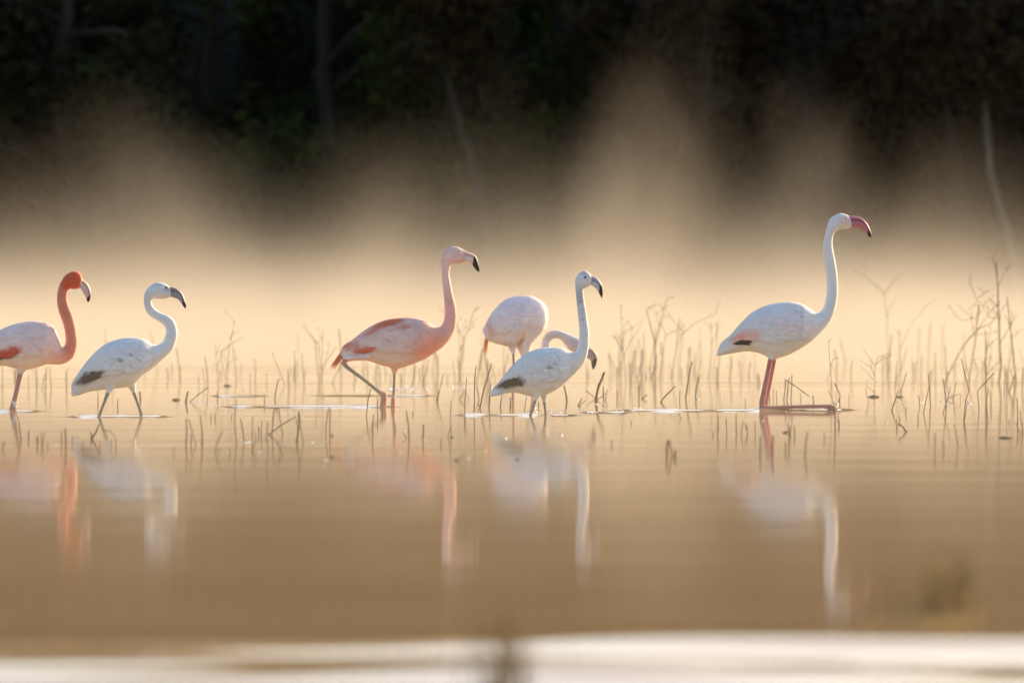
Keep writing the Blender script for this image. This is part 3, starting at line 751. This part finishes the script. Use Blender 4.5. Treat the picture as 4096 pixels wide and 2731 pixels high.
# ------------------------------------------------------------------ reeds and dead weeds
REG = {'Z': (0, 1150, 2.091), 'A': (600, 1250, 2.614), 'B': (1300, 1250, 2.614), 'C': (2000, 1200, 2.24), 'D': (2500, 1500, 2.6133),
       'E': (3300, 1400, 2.955), 'R': (3300, 950, 1.742)}
STALKS = {
 'Z': [([(178,1265),(160,1130),(130,1010)],8),([(240,1265),(242,1195)],8),([(312,1320),(310,1240)],10),([(350,1320),(345,1220)],6),([(358,1335),(366,1210)],7),
       ([(518,1310),(517,1200)],7),([(553,1340),(548,1175)],10),([(605,1310),(605,1250)],6),([(20,1350),(38,1290)],8),([(765,1265),(800,1210),(832,1140)],12),([(765,1262),(762,1205)],8),
       ([(835,1340),(833,1285)],7),([(932,1330),(930,1270)],6),([(970,1325),(965,1250),(920,1200),(850,1190)],5),([(240,840),(240,730)],5),([(310,830),(305,650)],6),([(380,832),(385,660)],6),([(430,840),(412,650)],5),
       ([(555,860),(558,705)],6),([(20,845),(18,650)],5),([(350,835),(380,720)],5),([(820,970),(820,860)],5),([(985,1010),(990,925)],6),([(1175,940),(1172,870)],12),([(130,830),(125,690)],4),([(400,1340),(399,1300)],5),([(690,1330),(690,1290)],5)],
 'A': [([(378,1380),(385,1240),(380,1110)],10),([(430,1375),(432,1260)],9),([(482,1375),(445,1250),(412,1115)],9),([(545,1370),(540,1230),(525,1070)],11),([(555,1368),(548,1250)],7),
       ([(680,1450),(710,1340),(752,1240)],9),([(905,1370),(890,1200),(885,1110),(905,905)],9),([(985,1350),(975,1260),(945,1105)],10),([(1068,1340),(1068,1200),(1076,1085)],6),([(1070,1430),(1110,1340),(1095,1235)],8),
       ([(1140,1270),(1138,1190)],9),([(1163,1280),(1170,1125)],8),([(1235,1440),(1220,1300),(1230,1145)],10),([(1275,1280),(1285,1100),(1295,1010),(1340,995),(1365,1150),(1388,1280)],9),
       ([(1240,1275),(1380,1170),(1525,1088),(1545,1200),(1540,1340)],9),([(1530,1345),(1555,1200),(1550,1035)],11),([(1605,1350),(1575,1200),(1560,1040)],9),
       ([(1840,1270),(1845,1150),(1868,1010)],8),([(1880,1275),(1885,1130),(1890,1000)],9),([(1390,1480),(1330,1360)],9),([(835,1470),(833,1395)],9),([(720,1450),(720,1410)],7),([(250,1470),(248,1400)],4),
       ([(640,1110),(638,1050)],6),([(678,1105),(682,1045)],5),([(850,1100),(860,1055)],5),([(375,940),(385,870),(400,820)],14),([(415,935),(500,860),(608,780)],7),
       ([(708,905),(706,815)],8),([(1195,945),(1193,850)],7),([(1305,900),(1325,770),(1350,690)],9),([(1448,835),(1446,600)],7),([(605,780),(595,600),(568,455)],7),([(510,765),(505,640)],5),([(575,760),(553,580)],5),
       ([(1610,745),(1590,430)],5),([(1520,745),(1510,400)],4),([(1410,760),(1275,415)],4),([(1220,755),(1218,640)],5),([(1105,752),(1100,690)],4),([(1050,770),(1050,640)],5),([(1900,1290),(1905,1270)],14),([(970,820),(968,800)],5)],
 'B': [([(435,1080),(450,930),(480,795)],8),([(550,1075),(552,905)],6),([(598,1080),(598,970)],6),([(500,1290),(497,1180),(510,1060)],10),([(740,1225),(738,1160)],8),([(880,1350),(875,1180),(850,1025)],11),
       ([(855,1310),(815,1260)],4),([(1025,1325),(1030,1170)],14),([(1285,1300),(1315,1200),(1310,1100),(1320,910)],6),([(1325,1310),(1315,1180)],5),([(1460,1160),(1460,1050)],7),([(1165,920),(1200,800),(1235,650)],6),([(1175,925),(1210,760)],5),
       ([(1460,990),(1470,850),(1480,680)],8),([(1405,905),(1460,810),(1505,900)],6),([(1560,1030),(1560,850),(1568,660),(1580,560)],9),([(1610,905),(1580,780)],6),([(1620,1000),(1660,800),(1740,540)],10),([(1622,992),(1595,940)],8),
       ([(1715,990),(1725,850),(1735,735)],10),([(1830,990),(1845,870)],8),([(1935,990),(1940,885)],8),([(1215,1380),(1215,1315)],9),([(920,1070),(920,1030)],9),([(1380,1550),(1470,1465)],6),
       ([(912,785),(940,570)],8),([(795,780),(795,640)],8),([(825,740),(835,570)],6),([(1020,745),(1020,540)],5),([(1175,735),(1180,440)],7),([(445,740),(440,500)],7),([(580,730),(570,560)],6)],
 'C': [([(860,920),(880,770),(935,645)],16),([(858,880),(770,810)],8),([(865,900),(950,835)],6),([(930,900),(925,775)],9),([(945,890),(962,800)],6),([(700,945),(735,880)],10),([(715,945),(765,900)],4),([(1050,895),(1048,815)],6),
       ([(1245,890),(1247,760)],9),([(1270,885),(1320,850)],8),([(1440,915),(1480,860),(1570,770)],9),([(1610,910),(1612,810)],6),([(1663,885),(1690,700),(1720,550)],9),([(1753,875),(1760,780),(1785,675)],9),
       ([(600,910),(590,830),(575,765)],12),([(220,985),(240,860)],6),([(95,950),(93,870)],9),([(345,960),(348,905)],9),([(5,960),(15,845)],8),([(1625,1060),(1600,1020)],6),([(1953,1190),(1955,1030)],7),([(1910,1210),(1910,1180)],7),([(1175,1110),(1175,1080)],5),
       ([(1500,1400),(1495,1300),(1510,1250),(1545,1405)],14),([(1570,1410),(1575,1345)],16),([(1000,1300),(998,1250)],6),([(1165,745),(1160,560)],6),([(1270,690),(1275,440)],8),([(1230,705),(1260,570)],5),([(780,745),(776,560)],5)],
 'D': [([(970,625),(975,500),(970,410)],8),([(1065,610),(1057,450)],8),([(1165,610),(1160,405)],8),([(1215,610),(1235,470),(1285,605)],7),([(1280,610),(1272,500)],8),([(1362,610),(1358,470)],6),([(920,635),(920,595)],8),
       ([(1415,830),(1418,640)],16),([(1535,835),(1550,630)],17),([(1680,800),(1680,700)],12),([(1720,710),(1715,600),(1700,510)],12),([(1730,600),(1735,520)],8),([(1775,630),(1770,525)],10),([(1880,840),(1895,700),(1915,590)],14),
       ([(1650,602),(1710,586)],12),([(2085,670),(2078,595)],7),([(2200,610),(2200,480),(2180,340)],8),([(2240,530),(2235,450)],6),([(1660,260),(1680,100),(1670,45),(1800,130),(1925,220)],9),([(1735,260),(1745,100),(1745,0)],8),([(1690,250),(1720,30)],9),
       ([(1510,250),(1510,150)],9),([(1548,240),(1555,130)],6),([(1585,265),(1582,155)],6),([(1840,265),(1830,185)],6),([(1970,300),(1965,210)],8),([(1255,330),(1258,245)],5),([(2240,290),(2250,215),(2195,90)],8)],
 'E': [([(140,370),(140,120),(120,0)],6),([(165,600),(180,540),(115,390)],9),([(285,620),(283,525)],7),([(515,625),(475,450)],6),([(790,715),(825,600),(868,475)],10),([(890,530),(920,420),(958,270)],9),([(830,440),(848,135)],8),
       ([(955,750),(962,675)],7),([(1120,640),(1115,560),(1095,530)],8),([(1100,840),(1098,760)],10),([(1165,745),(1190,600),(1228,400)],7),([(1248,660),(1235,450),(1210,265)],9),([(1395,745),(1440,600),(1480,430)],7),
       ([(1435,680),(1415,450),(1400,340)],9),([(1436,592),(1500,545),(1600,515),(1602,600)],7),([(1640,840),(1660,600),(1700,490),(1610,100)],9),([(1645,840),(1690,600)],8),([(1515,600),(1530,480),(1550,370)],9),
       ([(1820,700),(1810,480),(2010,270)],9),([(1910,840),(1900,620),(1925,450)],9),([(1930,840),(1905,640)],8),([(1962,660),(1960,480)],8),([(2120,490),(2132,180)],8),([(2150,620),(2150,250)],6),([(2175,495),(2255,275)],9),
       ([(2330,480),(2345,200)],9),([(2240,480),(2200,230)],6),([(2280,830),(2262,560)],9),([(2340,980),(2300,700)],9),([(2310,1000),(2255,850)],9),([(2330,980),(2335,850)],8),([(2175,870),(2173,820)],5),
       ([(850,910),(845,810)],9),([(885,830),(868,765)],9),([(965,965),(920,910),(870,865)],15),([(165,890),(158,830),(170,795)],8),([(120,1000),(118,850),(105,680),(100,600)],10),([(1300,1180),(1302,980)],13),([(1405,1180),(1390,1060)],14),
       ([(1575,1150),(1550,1000),(1525,870)],12),([(685,340),(680,60)],8),([(1140,345),(1145,50)],7)],
}
ANCHOR = [(60, 'the coral-necked flamingo'), (485, 'the striding young flamingo'), (1560, 'the pink flamingo'), (2180, 'the upright young flamingo'), (3060, 'the kneeling flamingo'), (3850, 'the tall dead weeds')]
BIRDROW = 1650

def stalk_label(px, row, shape, tall):
    a = min(ANCHOR, key=lambda q: abs(q[0] - px))
    gap = abs(a[0] - px) > 420
    where = ('in the mist beyond' if row < BIRDROW - 115 else 'in front of' if row > BIRDROW + 55 else 'behind' if row < BIRDROW - 55 else 'beside')
    if gap:
        s = sorted(ANCHOR, key=lambda q: abs(q[0] - px))[:2]
        w = 'between %s and %s' % (s[0][1], s[1][1])
        w = ('nearer shore ' if row > BIRDROW + 55 else 'in the mist ' if row < BIRDROW - 115 else 'farther out ' if row < BIRDROW - 55 else '') + w
    else:
        w = '%s %s' % (where, a[1])
    return '%s %s reed %s' % (tall, shape, w)

def jitter_path(pts, seed, amt):
    r = random.Random(seed)
    out = []
    for i in range(len(pts) - 1):
        n = max(2, int((pts[i + 1] - pts[i]).length / 0.025))
        n = min(n, 7)
        for k in range(n):
            t = k / n
            p = pts[i].lerp(pts[i + 1], t)
            if i or k: p = p + Vector((r.uniform(-amt, amt), r.uniform(-amt, amt), 0))
            out.append(p)
    out.append(pts[-1])
    return out

nst = 0
def reed(full_pts, wpx, seed):
    global nst
    base = full_pts[0]
    d = depth_at(base[1])
    o3 = world_at(base[0], base[1], d)
    pts = [world_at(px, py, d) - o3 for px, py in full_pts]
    r = random.Random(seed)
    dirn = (pts[1] - pts[0]).normalized()
    yl = r.uniform(-.3, .3)
    pts = [Vector((p.x, p.y + yl * max(0, p.z), p.z)) for p in pts]
    down = Vector((-dirn.x * 0.05, 0, -0.06))
    m = d / FPX
    rad = max(0.0015, wpx * m * 0.66)
    path = [pts[0] + down] + jitter_path(pts, seed, rad * 0.35)
    n = len(path)
    radii = [rad * (1.12 - 0.32 * i / (n - 1)) * (1.0 + r.uniform(-.14, .2)) for i in range(n)]
    v, f = tube(path, radii, 6)
    o = link_mesh('reed_stalk', v, f, M_REED, loc=o3)
    bends = 0
    for i in range(1, len(full_pts) - 1):
        a = math.atan2(full_pts[i][1] - full_pts[i - 1][1], full_pts[i][0] - full_pts[i - 1][0]); b = math.atan2(full_pts[i + 1][1] - full_pts[i][1], full_pts[i + 1][0] - full_pts[i][0])
        if abs((a - b + math.pi) % (2 * math.pi) - math.pi) > 0.6: bends += 1
    lean = abs(full_pts[-1][0] - base[0]) / max(1, base[1] - min(p[1] for p in full_pts))
    shape = 'folded' if bends else 'leaning' if lean > 0.25 else 'upright'
    hgt = max(p.z for p in pts)
    tall = 'tall' if hgt > 0.2 else 'long' if hgt > 0.11 else 'short' if hgt < 0.05 else 'cut'
    if wpx < 2.4: tall += ' thin'
    elif wpx > 4.2: tall += ' thick'
    lab = stalk_label(base[0], base[1], shape, tall)
    tag(o, lab, 'reed', lab.replace(' reed ', ' reeds '))
    nst += 1
    return o

for reg, lst in STALKS.items():
    x0, y0, s = REG[reg]
    for i, (pts, w) in enumerate(lst):
        reed([(px / s + x0, py / s + y0) for px, py in pts], w / s, hash_seed := (i * 31 + ord(reg)))

# reeds standing in the mist, in the clusters the photograph shows
r = random.Random(21)
CL = [(60, 150, 9), (480, 160, 22), (690, 60, 7), (1010, 120, 9), (1200, 110, 10), (1380, 90, 12), (1560, 160, 16), (1780, 150, 26), (1960, 120, 26),
      (2480, 120, 20), (2640, 130, 26), (2830, 130, 26), (3000, 120, 10), (3400, 90, 9), (3600, 110, 16), (3800, 120, 22), (3980, 120, 24)]
for cx, sd, n in CL:
    for k in range(int(n * 0.62)):
        px = r.gauss(cx, sd * 0.6); py = r.choice([r.uniform(1478, 1520), r.uniform(1440, 1500), r.uniform(1500, 1535)])
        if px < -20 or px > 4120: continue
        h = (30 + 150 * r.random() ** 1.6) * (1.15 if py < 1500 else 0.8)
        ln = r.gauss(0, 0.16) * h
        mid = (px + ln * 0.5 + r.uniform(-5, 5), py - h * 0.5)
        reed([(px, py), mid, (px + ln, py - h)], r.uniform(1.3, 3.2), r.randrange(99999))

# dead weeds: stem, branches, seed heads
def weed(lines, label, seedheads=True, twigs=0, seed=0):
    """lines: list of (points in photograph pixels, width px); the first one is the stem"""
    r = random.Random(seed)
    b = lines[0][0][0]; d = depth_at(b[1]); o3 = world_at(b[0], b[1], d); m = d / FPX
    root = empty('dead_weed', o3); tag(root, label, 'weed', 'dead weeds standing in the shallows')
    for i, (pts, w) in enumerate(lines):
        P = [world_at(px, py, d) - o3 for px, py in pts]
        yo = r.uniform(-.03, .03) * (i > 0)
        P = [Vector((p.x, yo * k, p.z)) for k, p in enumerate(P)]
        path = jitter_path(P, seed + i, w * m * 0.3)
        if i == 0: path = [P[0] + Vector((0, 0, -0.07))] + path
        rad = max(0.0014, w * m * 0.62); n = len(path)
        v, f = tube(path, [rad * (1.1 - 0.6 * k / (n - 1)) for k in range(n)], 5)
        part = link_mesh('stem' if i == 0 else 'branch', v, f, M_WEED, root)
        tips = [path[-1]]
        tw = []
        for t_ in range(twigs):
            q = path[r.randrange(n // 2, n)]; e = q + Vector((r.uniform(-.05, .05), r.uniform(-.03, .03), r.uniform(.01, .06)))
            tw.append(tube([q, q.lerp(e, .5) + Vector((0, 0, .004)), e], [rad * .5, rad * .4, rad * .3], 4)); tips.append(e)
        if tw:
            for v, f in tw: link_mesh('twig', v, f, M_WEED, part)
        if seedheads:
            for tip in tips:
                bm = bmesh.new(); bmesh.ops.create_icosphere(bm, subdivisions=1, radius=max(0.0018, 1.9 * m) * r.uniform(.7, 1.2))
                for vv in bm.verts: vv.co.z *= 1.5; vv.co += vv.co * r.uniform(-.2, .2)
                me = bpy.data.meshes.new('seed_head'); bm.to_mesh(me); bm.free(); me.materials.append(M_SEED)
                o = bpy.data.objects.new('seed_head', me); COL.objects.link(o); o.parent = part; o.location = tip

def tr(reg, lines):
    x0, y0, s = REG[reg]
    return [([(px / s + x0, py / s + y0) for px, py in p], w / s) for p, w in lines]

weed(tr('A', [([(715,795),(705,600),(690,450),(680,320)],6),([(712,560),(750,405),(830,340),(910,290),(990,250)],3.5),([(690,450),(700,420),(750,405)],3)]), 'thin forked dead weed behind the striding young flamingo, left of its twin', False, 1, 1)
weed(tr('A', [([(800,760),(812,600),(830,340),(880,105)],5),([(808,560),(870,490),(920,485)],3.5),([(790,700),(760,600),(750,400)],4),([(846,280),(870,200)],3)]), 'tall bare dead weed with one long side branch and a tufted foot', True, 1, 2)
weed(tr('A', [([(1770,740),(1755,620),(1740,500),(1735,300)],7),([(1738,330),(1700,250),(1600,150)],4),([(1738,330),(1800,270)],3.5),([(1745,480),(1728,380)],4)]), 'dead weed with a wide fork behind the tail of the pink flamingo', True, 1, 3)
weed(tr('A', [([(1800,740),(1798,500),(1810,180)],6),([(1799,640),(1865,400),(1870,290)],4),([(1800,600),(1850,500),(1945,370)],3)]), 'straight dead weed close behind the tail of the pink flamingo', True, 1, 4)
weed(tr('B', [([(1400,720),(1410,400),(1395,210)],7),([(1410,400),(1500,180),(1555,0),(1590,-60)],6),([(1450,290),(1380,130),(1300,40)],4),([(1500,180),(1560,140)],3.5)]), 'branching dead weed between the pink and the feeding flamingo', True, 2, 5)
weed(tr('C', [([(1390,720),(1390,380),(1310,90)],9),([(1390,400),(1440,200),(1490,0)],7),([(1430,230),(1400,120)],4)]), 'stout dead weed with a long fork beyond the upright young flamingo', True, 2, 6)
weed(tr('C', [([(1430,720),(1470,420),(1490,290)],6),([(1472,330),(1560,280),(1650,240)],3.5),([(1480,300),(1440,190)],3.5)]), 'slender dead weed with drooping side twig next to the stout forked one', True, 2, 7)
weed(tr('C', [([(1540,705),(1590,350),(1610,160)],7),([(1605,330),(1740,210),(1930,125)],5),([(1640,290),(1500,120)],3.5)]), 'dead weed with a long branch reaching toward the kneeling flamingo', True, 2, 8)
weed(tr('C', [([(1070,715),(1095,450),(1120,220)],6),([(1095,450),(1040,350),(1015,330)],6),([(1110,300),(1180,250),(1280,190)],4)]), 'dead weed beyond the bill of the upright young flamingo', True, 2, 9)
weed(tr('C', [([(1130,730),(1100,400),(1080,60)],6),([(1110,520),(1160,380),(1250,270)],4.5)]), 'tall thin dead weed with one raised arm beyond the upright young flamingo', True, 1, 10)
weed(tr('C', [([(1870,700),(1900,450),(1885,210)],6),([(1890,400),(1940,300),(1950,170)],4)]), 'dead weed just behind the tail of the kneeling flamingo', True, 2, 11)
weed(tr('E', [([(85,630),(80,380),(60,180),(40,-100)],7),([(60,190),(100,110),(150,85)],4),([(80,560),(40,480)],4)]), 'thin dead weed standing behind the foot of the kneeling flamingo', True, 1, 12)
weed(tr('E', [([(585,560),(590,330),(595,170),(630,80),(700,50),(780,40)],6),([(592,190),(530,90),(470,0)],4),([(582,310),(545,200),(415,125)],4),([(545,200),(530,135)],3.5),([(575,350),(500,270),(425,195)],3.5),([(598,170),(680,100),(775,65)],4),([(585,500),(500,430),(500,345)],3)]),
     'spreading dead weed with round seed heads growing from a mossy clod', True, 0, 13)
weed(tr('R', [([(835,1010),(905,860),(975,740),(1055,650),(1075,470),(1010,320)],6),([(1070,420),(1110,390),(1150,365)],3.5),([(1058,640),(1150,600),(1270,450)],4.5),([(1035,670),(1020,550),(920,470)],3.5),([(1030,560),(960,580),(900,535)],3),([(990,730),(1000,690),(1190,655)],3)]),
     'tall leaning dead weed with many fine crossing branches', True, 2, 14)
weed(tr('R', [([(1210,1010),(1225,900),(1215,700),(1205,400),(1195,180)],10),([(1200,260),(1168,140)],4),([(1205,340),(1230,290),(1260,230)],3.5),([(1218,740),(1280,640),(1340,540)],4),([(1212,560),(1150,560),(1090,450)],3.5)]),
     'tallest dead weed, stout straight stem beside the many-branched leaning one', True, 2, 15)
weed(tr('R', [([(1000,1010),(1050,700),(1070,480)],6),([(1055,660),(1120,560),(1220,450)],3.5)]), 'dead weed crossing behind the tall leaning one', True, 2, 16)
weed(tr('R', [([(1120,1060),(1120,780),(1118,650)],8),([(1120,960),(1180,900),(1240,850)],4),([(1120,900),(1070,840)],3.5)]), 'upright dead weed with short side arms before the tallest one', True, 1, 17)
weed(tr('R', [([(440,880),(430,550),(412,390)],5),([(412,392),(350,330),(280,270),(210,230)],3.5),([(412,392),(470,310),(540,240)],3.5),([(432,560),(470,450),(500,420)],3)]), 'Y-shaped dead weed fading in the mist beyond the kneeling flamingo', False, 0, 18)
weed(tr('R', [([(525,940),(522,780),(520,640)],6),([(523,780),(600,600),(700,480)],3)]), 'dead weed with one long sweeping branch in the mist', True, 1, 19)
weed(tr('R', [([(1330,1000),(1300,700),(1270,420)],9),([(1300,700),(1370,640)],4)]), 'thick blurred dead weed in the mist behind the tallest one', True, 1, 20)

# mossy clods and floating scraps
def clod(px, py, wpx, hpx, label, seed):
    d = depth_at(py); m = d / FPX; o3 = world_at(px, py, d); r = random.Random(seed)
    bm = bmesh.new(); bmesh.ops.create_icosphere(bm, subdivisions=3, radius=1)
    for v in bm.verts:
        n_ = mnoise.noise(v.co * 2.1 + Vector((seed, 0, 0))) * 0.45 + mnoise.noise(v.co * 5 + Vector((0, seed, 0))) * 0.3
        v.co *= 1 + n_
        v.co.x *= wpx * m * .5; v.co.y *= wpx * m * .45; v.co.z *= hpx * m * .55
    me = bpy.data.meshes.new('mud_clod'); bm.to_mesh(me); bm.free()
    me.polygons.foreach_set('use_smooth', [True] * len(me.polygons)); me.materials.append(M_CLOD)
    o = bpy.data.objects.new('mud_clod', me); COL.objects.link(o); o.location = (o3.x, o3.y, 0.0)
    tag(o, label, 'clod')
clod(3496, 1588, 42, 15, 'mossy clod at the foot of the spreading weed with seed heads', 1)
clod(3600, 1588, 30, 10, 'small mud clod by a reed next to the mossy one', 2)
clod(4022, 1752, 60, 13, 'flat floating clod of mud and leaves near the tall dead weeds', 3)
clod(705, 1600, 30, 13, 'ragged mud clod between the striding and the pink flamingo', 4)
clod(910, 1545, 34, 12, 'grassy clod at the tufted foot of a dead weed', 5)
clod(1807, 1750, 16, 7, 'round floating scrap in front of the pink flamingo', 6)
clod(1330, 1828, 16, 12, 'dark floating scrap in the reflection of the pink flamingo', 7)
clod(2070, 1838, 14, 14, 'dark floating scrap in the reflection of the upright young flamingo', 8)
clod(1828, 1842, 20, 9, 'floating scrap at the foot of a leaning twig', 9)

# foam and bubbles
def foam():
    r = random.Random(4); V, F = [], []
    zones = [(1560, 1556, 150, 12, 60), (1660, 1553, 60, 10, 34), (1850, 1550, 60, 6, 20), (2280, 1640, 260, 14, 50), (2500, 1640, 60, 8, 16), (780, 1622, 110, 20, 34), (820, 1605, 40, 8, 10),
             (3700, 1610, 260, 16, 40), (2300, 1552, 60, 8, 20), (1500, 1780, 900, 90, 40), (3300, 1700, 700, 90, 30), (2900, 1590, 160, 10, 16), (1280, 1645, 300, 30, 22), (3170, 1588, 60, 8, 10),
             (990, 1768, 14, 4, 10), (2395, 1617, 20, 4, 14), (2540, 1637, 30, 4, 14)]
    for cx, cy, sx, sy, n in zones:
        for _ in range(n):
            px = r.gauss(cx, sx * .5); py = r.gauss(cy, sy * .5)
            d = depth_at(py); p = world_at(px, py, d); rad = r.uniform(.002, .007) * (1.3 if r.random() < .1 else .8)
            o = len(V)
            for j in range(4):
                a = j / 3 * math.pi / 2
                for k in range(8):
                    t = k / 8 * 6.2832
                    V.append((p.x + rad * math.cos(t) * math.cos(a), p.y + rad * math.sin(t) * math.cos(a), -0.001 + rad * 0.85 * math.sin(a)))
            for j in range(3):
                for k in range(8):
                    k2 = (k + 1) % 8
                    F.append((o + j * 8 + k, o + j * 8 + k2, o + (j + 1) * 8 + k2, o + (j + 1) * 8 + k))
    m, n, l, p = nodes_of('bubble_film')
    p.inputs['Base Color'].default_value = (0.7, 0.66, 0.58, 1); p.inputs['Roughness'].default_value = 0.12; p.inputs['IOR'].default_value = 1.5
    o = link_mesh('foam', V, F, m)
    tag(o, 'small bright bubbles and foam scattered on the water', 'foam', kind='stuff')
foam()

# sedge tufts close to the camera
def tuft(cx, row, spread, hmin, hmax, n, label, seed, lean=0.12):
    d = depth_at(row); m = d / FPX; o3 = world_at(cx, row, d); r = random.Random(seed)
    root = empty('sedge_tuft', (o3.x, o3.y, 0)); tag(root, label, 'sedge')
    for k in range(n):
        x = r.gauss(0, spread * .5) * m; y = r.uniform(-.06, .06); h = r.uniform(hmin, hmax) * m
        ln = r.gauss(0, lean) * h; cv = r.gauss(0, 0.05) * h
        w = r.uniform(7, 13) * m * .5
        V, F = [], []
        for j in range(6):
            t = j / 5; ww = w * (1 - t ** 2.2) + .0004
            px = x + ln * t + cv * math.sin(t * 3.1); pz = -0.06 + (h + .06) * t
            V += [(px - ww, y, pz), (px, y - ww * .4, pz), (px + ww, y, pz), (px, y + ww * .4, pz)]
        for j in range(5):
            for q in range(4):
                q2 = (q + 1) % 4
                F.append((j * 4 + q, j * 4 + q2, j * 4 + 4 + q2, j * 4 + 4 + q))
        link_mesh('blade', V, F, M_GREEN if r.random() < .7 else M_REED, root)
tuft(3770, 2440, 110, 110, 290, 36, 'green sedge tuft growing near the shore below the kneeling flamingo', 1, .16)
tuft(3600, 2440, 110, 50, 200, 9, 'sparse thin sedge tuft beside the thicker green tuft', 2, .2)
tuft(2010, 2770, 150, 150, 390, 34, 'yellowish sedge tuft near the shore below the upright young flamingo', 3, .14)

# ------------------------------------------------------------------ mist over the water
def mist():
    x0, x1, y0, y1, z0, z1 = -16, 16, -4.0, 60.5, -1.2, 3.6
    V = [(x, y, z) for x in (x0, x1) for y in (y0, y1) for z in (z0, z1)]
    F = [(0, 1, 3, 2), (4, 6, 7, 5), (0, 4, 5, 1), (2, 3, 7, 6), (0, 2, 6, 4), (1, 5, 7, 3)]
    m = bpy.data.materials.new('drifting_mist'); m.use_nodes = True
    n = m.node_tree.nodes; l = m.node_tree.links
    for q in list(n):
        if q.type != 'OUTPUT_MATERIAL': n.remove(q)
    out = [q for q in n if q.type == 'OUTPUT_MATERIAL'][0]
    pv = n.new('ShaderNodeVolumePrincipled')
    pv.inputs['Color'].default_value = (0.95, 0.87, 0.70, 1)
    pv.inputs['Anisotropy'].default_value = 0.0
    l.new(pv.outputs[0], out.inputs['Volume'])
    g = n.new('ShaderNodeNewGeometry'); sp = n.new('ShaderNodeSeparateXYZ'); l.new(g.outputs['Position'], sp.inputs[0])
    def M(op, a, b=None, c=None):
        q = n.new('ShaderNodeMath'); q.operation = op
        for i, v in enumerate((a, b, c)):
            if v is None: continue
            if isinstance(v, (int, float)): q.inputs[i].default_value = v
            else: l.new(v, q.inputs[i])
        return q.outputs[0]
    def ramp(v, a, b, o0=0.0, o1=1.0, kind='SMOOTHSTEP'):
        q = n.new('ShaderNodeMapRange'); q.interpolation_type = kind
        l.new(v, q.inputs['Value']); q.inputs['From Min'].default_value = a; q.inputs['From Max'].default_value = b
        q.inputs['To Min'].default_value = o0; q.inputs['To Max'].default_value = o1
        return q.outputs[0]
    def noise(scale, sx, sy, sz, det, off=0.0, dist=0.0):
        mp = n.new('ShaderNodeMapping'); mp.inputs['Scale'].default_value = (sx, sy, sz); mp.inputs['Location'].default_value = (off, off * 2, off)
        l.new(g.outputs['Position'], mp.inputs[0])
        q = n.new('ShaderNodeTexNoise'); q.inputs['Scale'].default_value = scale; q.inputs['Detail'].default_value = det; q.inputs['Distortion'].default_value = dist
        l.new(mp.outputs[0], q.inputs['Vector'])
        return q.outputs['Fac']
    X, Y, Z = sp.outputs[0], sp.outputs[1], sp.outputs[2]
    yin = ramp(Y, 29.0, 43.0)
    edge = M('MULTIPLY', ramp(Y, 58.2, 60.0, 1, 0), M('MULTIPLY', ramp(X, -15.5, -11, 0, 1), ramp(X, 11, 15.5, 1, 0)))
    low = M('EXPONENT', M('MULTIPLY', M('POWER', M('DIVIDE', M('MAXIMUM', Z, 0.0), 0.36), 1.5), -1.0))
    nl = ramp(noise(0.8, 1.0, 0.35, 1.0, 2.0, 3.0), 0.3, 0.7, 0.45, 1.35)
    layer = M('MULTIPLY', M('MULTIPLY', low, nl), 0.19)
    # plume height along the lake (metres), broken up by drifting noise
    fc = n.new('ShaderNodeFloatCurve')
    prof = [(-10, 1.0), (-5.2, .6), (-4.1, .65), (-3.8, .85), (-3.3, 1.15), (-2.7, 1.15), (-2.1, .85), (-1.75, .65), (-1.1, .9), (-.3, .95), (.3, 1.0), (.9, 1.5), (1.25, 1.45),
            (1.7, .9), (2.1, 1.05), (2.5, 1.3), (2.9, 1.2), (3.3, .85), (3.9, .65), (6, 1.0), (10, 1.0)]
    cv = fc.mapping.curves[0]
    cv.points[0].location = (0, prof[0][1] / 2); cv.points[1].location = (1, prof[-1][1] / 2)
    for px_, h_ in prof[1:-1]: cv.points.new((px_ + 10) / 20, h_ / 2)
    fc.mapping.update()
    l.new(ramp(X, -10, 10, 0, 1, 'LINEAR'), fc.inputs['Value'])
    ztop = M('MULTIPLY', fc.outputs[0], 2.05)
    nw = noise(0.8, 1.0, 0.30, 0.55, 3.0, 11.0, 0.4)
    v = M('SUBTRACT', M('MULTIPLY', ztop, ramp(nw, 0.25, 0.75, 0.2, 1.8, 'LINEAR')), Z)
    wisp = M('MULTIPLY', M('MULTIPLY', ramp(v, -0.7, 1.5), ramp(Y, 33, 46)), M('MULTIPLY', M('EXPONENT', M('MULTIPLY', Z, -0.45)), M('MULTIPLY', ramp(Z, 2.2, 3.2, 1, 0), 0.052)))
    veil = M('MULTIPLY', M('EXPONENT', M('MULTIPLY', M('POWER', M('DIVIDE', M('MAXIMUM', Z, 0.0), 0.27), 2.0), -1.0)), M('MULTIPLY', ramp(Y, 4.0, 9.0), 0.0095))
    dens = M('MULTIPLY', M('ADD', M('ADD', M('MULTIPLY', layer, yin), wisp), veil), edge)
    l.new(dens, pv.inputs['Density'])
    o = link_mesh('haze', V, F, m, smooth=False)
    try: m.cycles.volume_step_rate = 1.6
    except Exception: pass
    tag(o, 'warm sunlit mist drifting over the far water', 'mist', kind='stuff')
mist()
print('reeds', nst)
